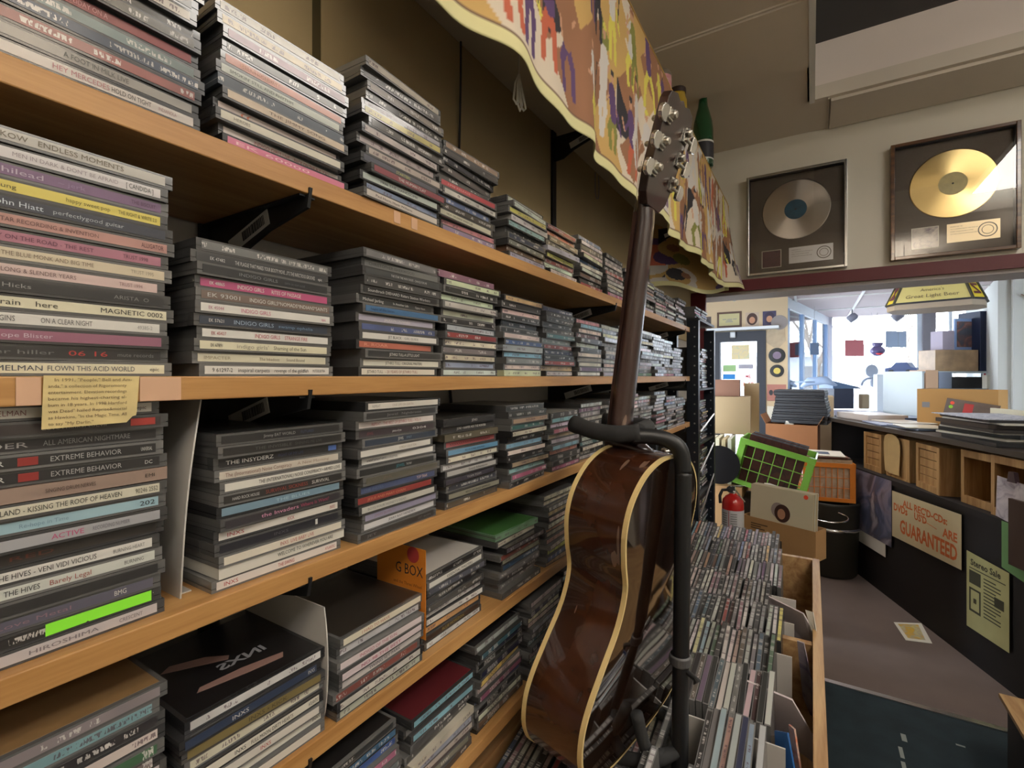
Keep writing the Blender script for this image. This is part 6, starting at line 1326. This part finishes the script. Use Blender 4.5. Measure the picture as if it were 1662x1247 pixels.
# the pillar right of the door
t = thing('kraft_flyer', 'crumpled tan flyer pinned diagonally at the top of the pillar', 'flyer', (.03, 6.045, 1.90)); MB().prism([(-.10, .06), (.05, -.06), (.13, .04), (.12, .19), (.02, .22)], lambda a, b, d: (a, d, b), -.004, 0).build('paper', mat('kraft_flyer_m', s2l(180, 164, 140), .8, noise=(14, .15)), t)
for k, (x, z, r_, c, lab) in enumerate([(.078, 1.78, .082, (120, 104, 128), 'black record with purple label pinned to the pillar'), (.078, 1.61, .068, (210, 190, 90), 'black record with yellow label below the purple one'), (.10, 2.14, .08, None, 'plain grey disc at the ledge end over the door')]):
    t = thing('pinned_record', lab, 'record', (x, 6.04, z)); MR = Matrix.Rotation(pi/2, 4, 'X')
    MB().lathe([(.0001, .002), (r_, .002), (r_, -.002)], 0, 0, 0, 40, 0, MR).build('disc', MATS['vinyl'] if c else mat('dusty_grey', s2l(140, 134, 134), .6), t)
    if c: MB().lathe([(.0001, .003), (r_*.5, .003)], 0, 0, 0, 30, 0, MR).build('label', mat('pinned_label_%d' % k, s2l(*c), .5), t)
t = wallpic('band_poster', 'faded red poster with dark silhouettes on the pillar', 'poster', -.02, .165, 1.28, 1.46, mat('faded_red_poster', s2l(176, 120, 108), .7)); m = MB()
for k, (x, s_) in enumerate([(.04, .02), (.085, .022), (.14, .026)]): m.lathe([(.0001, .0006), (s_, .0006)], 0, 0, 0, 18, 0, Matrix.Translation((x, -.0076, .09)) @ Matrix.Rotation(pi/2, 4, 'X') @ Matrix.Diagonal((1, 1.5, 1, 1)))
m.build('silhouettes', M_dark, t)
wallpic('white_sheet', 'white sheet pinned below the faded red poster', 'paper', -.02, .16, 1.02, 1.22, M_paper); wallpic('gig_flyer', 'white flyer with small dark picture low on the pillar', 'flyer', 0, .15, .70, .98, art_mat('gig_flyer_m', [s2l(214, 206, 196), s2l(206, 200, 190), s2l(60, 60, 64)], 12, .8, 0))
# ceiling track lights
for k, (px, v, D) in enumerate([(1383, 516, 6.2), (1457, 513, 5.6)]):
    p = at(px, v, D); t = thing('track_light', 'small grey ceiling spotlight, %s in front of the big window' % ['left', 'right'][k], 'spotlight', tuple(p))
    MB().tube([(0, 0, .02), (0, 0, 2.42-p.z)], .008, 8).build('stem', M_gray, t)
    MB().lathe([(.001, -.05), (.045, -.05), (.05, .03), (.03, .06), (.001, .065)], 0, 0, 0, 24, 0, Matrix.Rotation(radians(50), 4, 'Y')).build('head', mat('spot_grey', s2l(120, 120, 134), .5), t, smooth=True)
# blue windows on the right side wall and a wall ornament
struct(MB().bb(0, .28, -.02, 0, 0, .42).build('window_4', mat('blue_dusk_pane', s2l(110, 130, 190), .3), loc=(1.93, 6.72, 1.78))).rotation_euler = (0, 0, radians(-97.5+0))
mk('wall_ornament', MB().tube([(-.12, 0, .06), (-.04, -.02, .0), (0, -.03, -.02), (.05, -.02, .01), (.14, 0, .08)], [.006, .012, .03, .012, .006], 10), mat('ornament_beige', s2l(150, 130, 120), .6), 'small winged ornament on the pale wall at upper right', 'ornament', loc=(2.02, 5.72, 2.18), smooth=True)

# ceiling fixtures (out of frame, seen in reflections; the right-side one is added fill)
for nm, lab, (x, y, z), (w_, l_) in (('ceiling_light', 'suspended fluorescent fixture behind the camera', (1.15, -.55, 2.585), (.32, 1.15)), ('ceiling_light', 'fluorescent fixture inside the raised ceiling recess', (1.58, 1.30, 2.975), (.30, 1.15)), ('ceiling_light', 'fluorescent fixture on the back room ceiling', (.30, 4.7, 2.40), (.32, 1.15)), ('ceiling_light', 'added fill light housing at the right side of the front room', (2.05, .75, 2.53), (.32, 1.15))):
    t = thing(nm, lab, 'light', (x, y, z)); MB().bb(-w_/2, w_/2, -l_/2, l_/2, -.012, .012).build('housing', M_white, t)
    if z < 2.7 and y < 1: MB().tube([(0, -.4, .012), (0, -.4, 2.8-z)], .004, 6).build('hanger', M_gray, t); MB().tube([(0, .4, .012), (0, .4, 2.8-z)], .004, 6).build('hanger', M_gray, t)
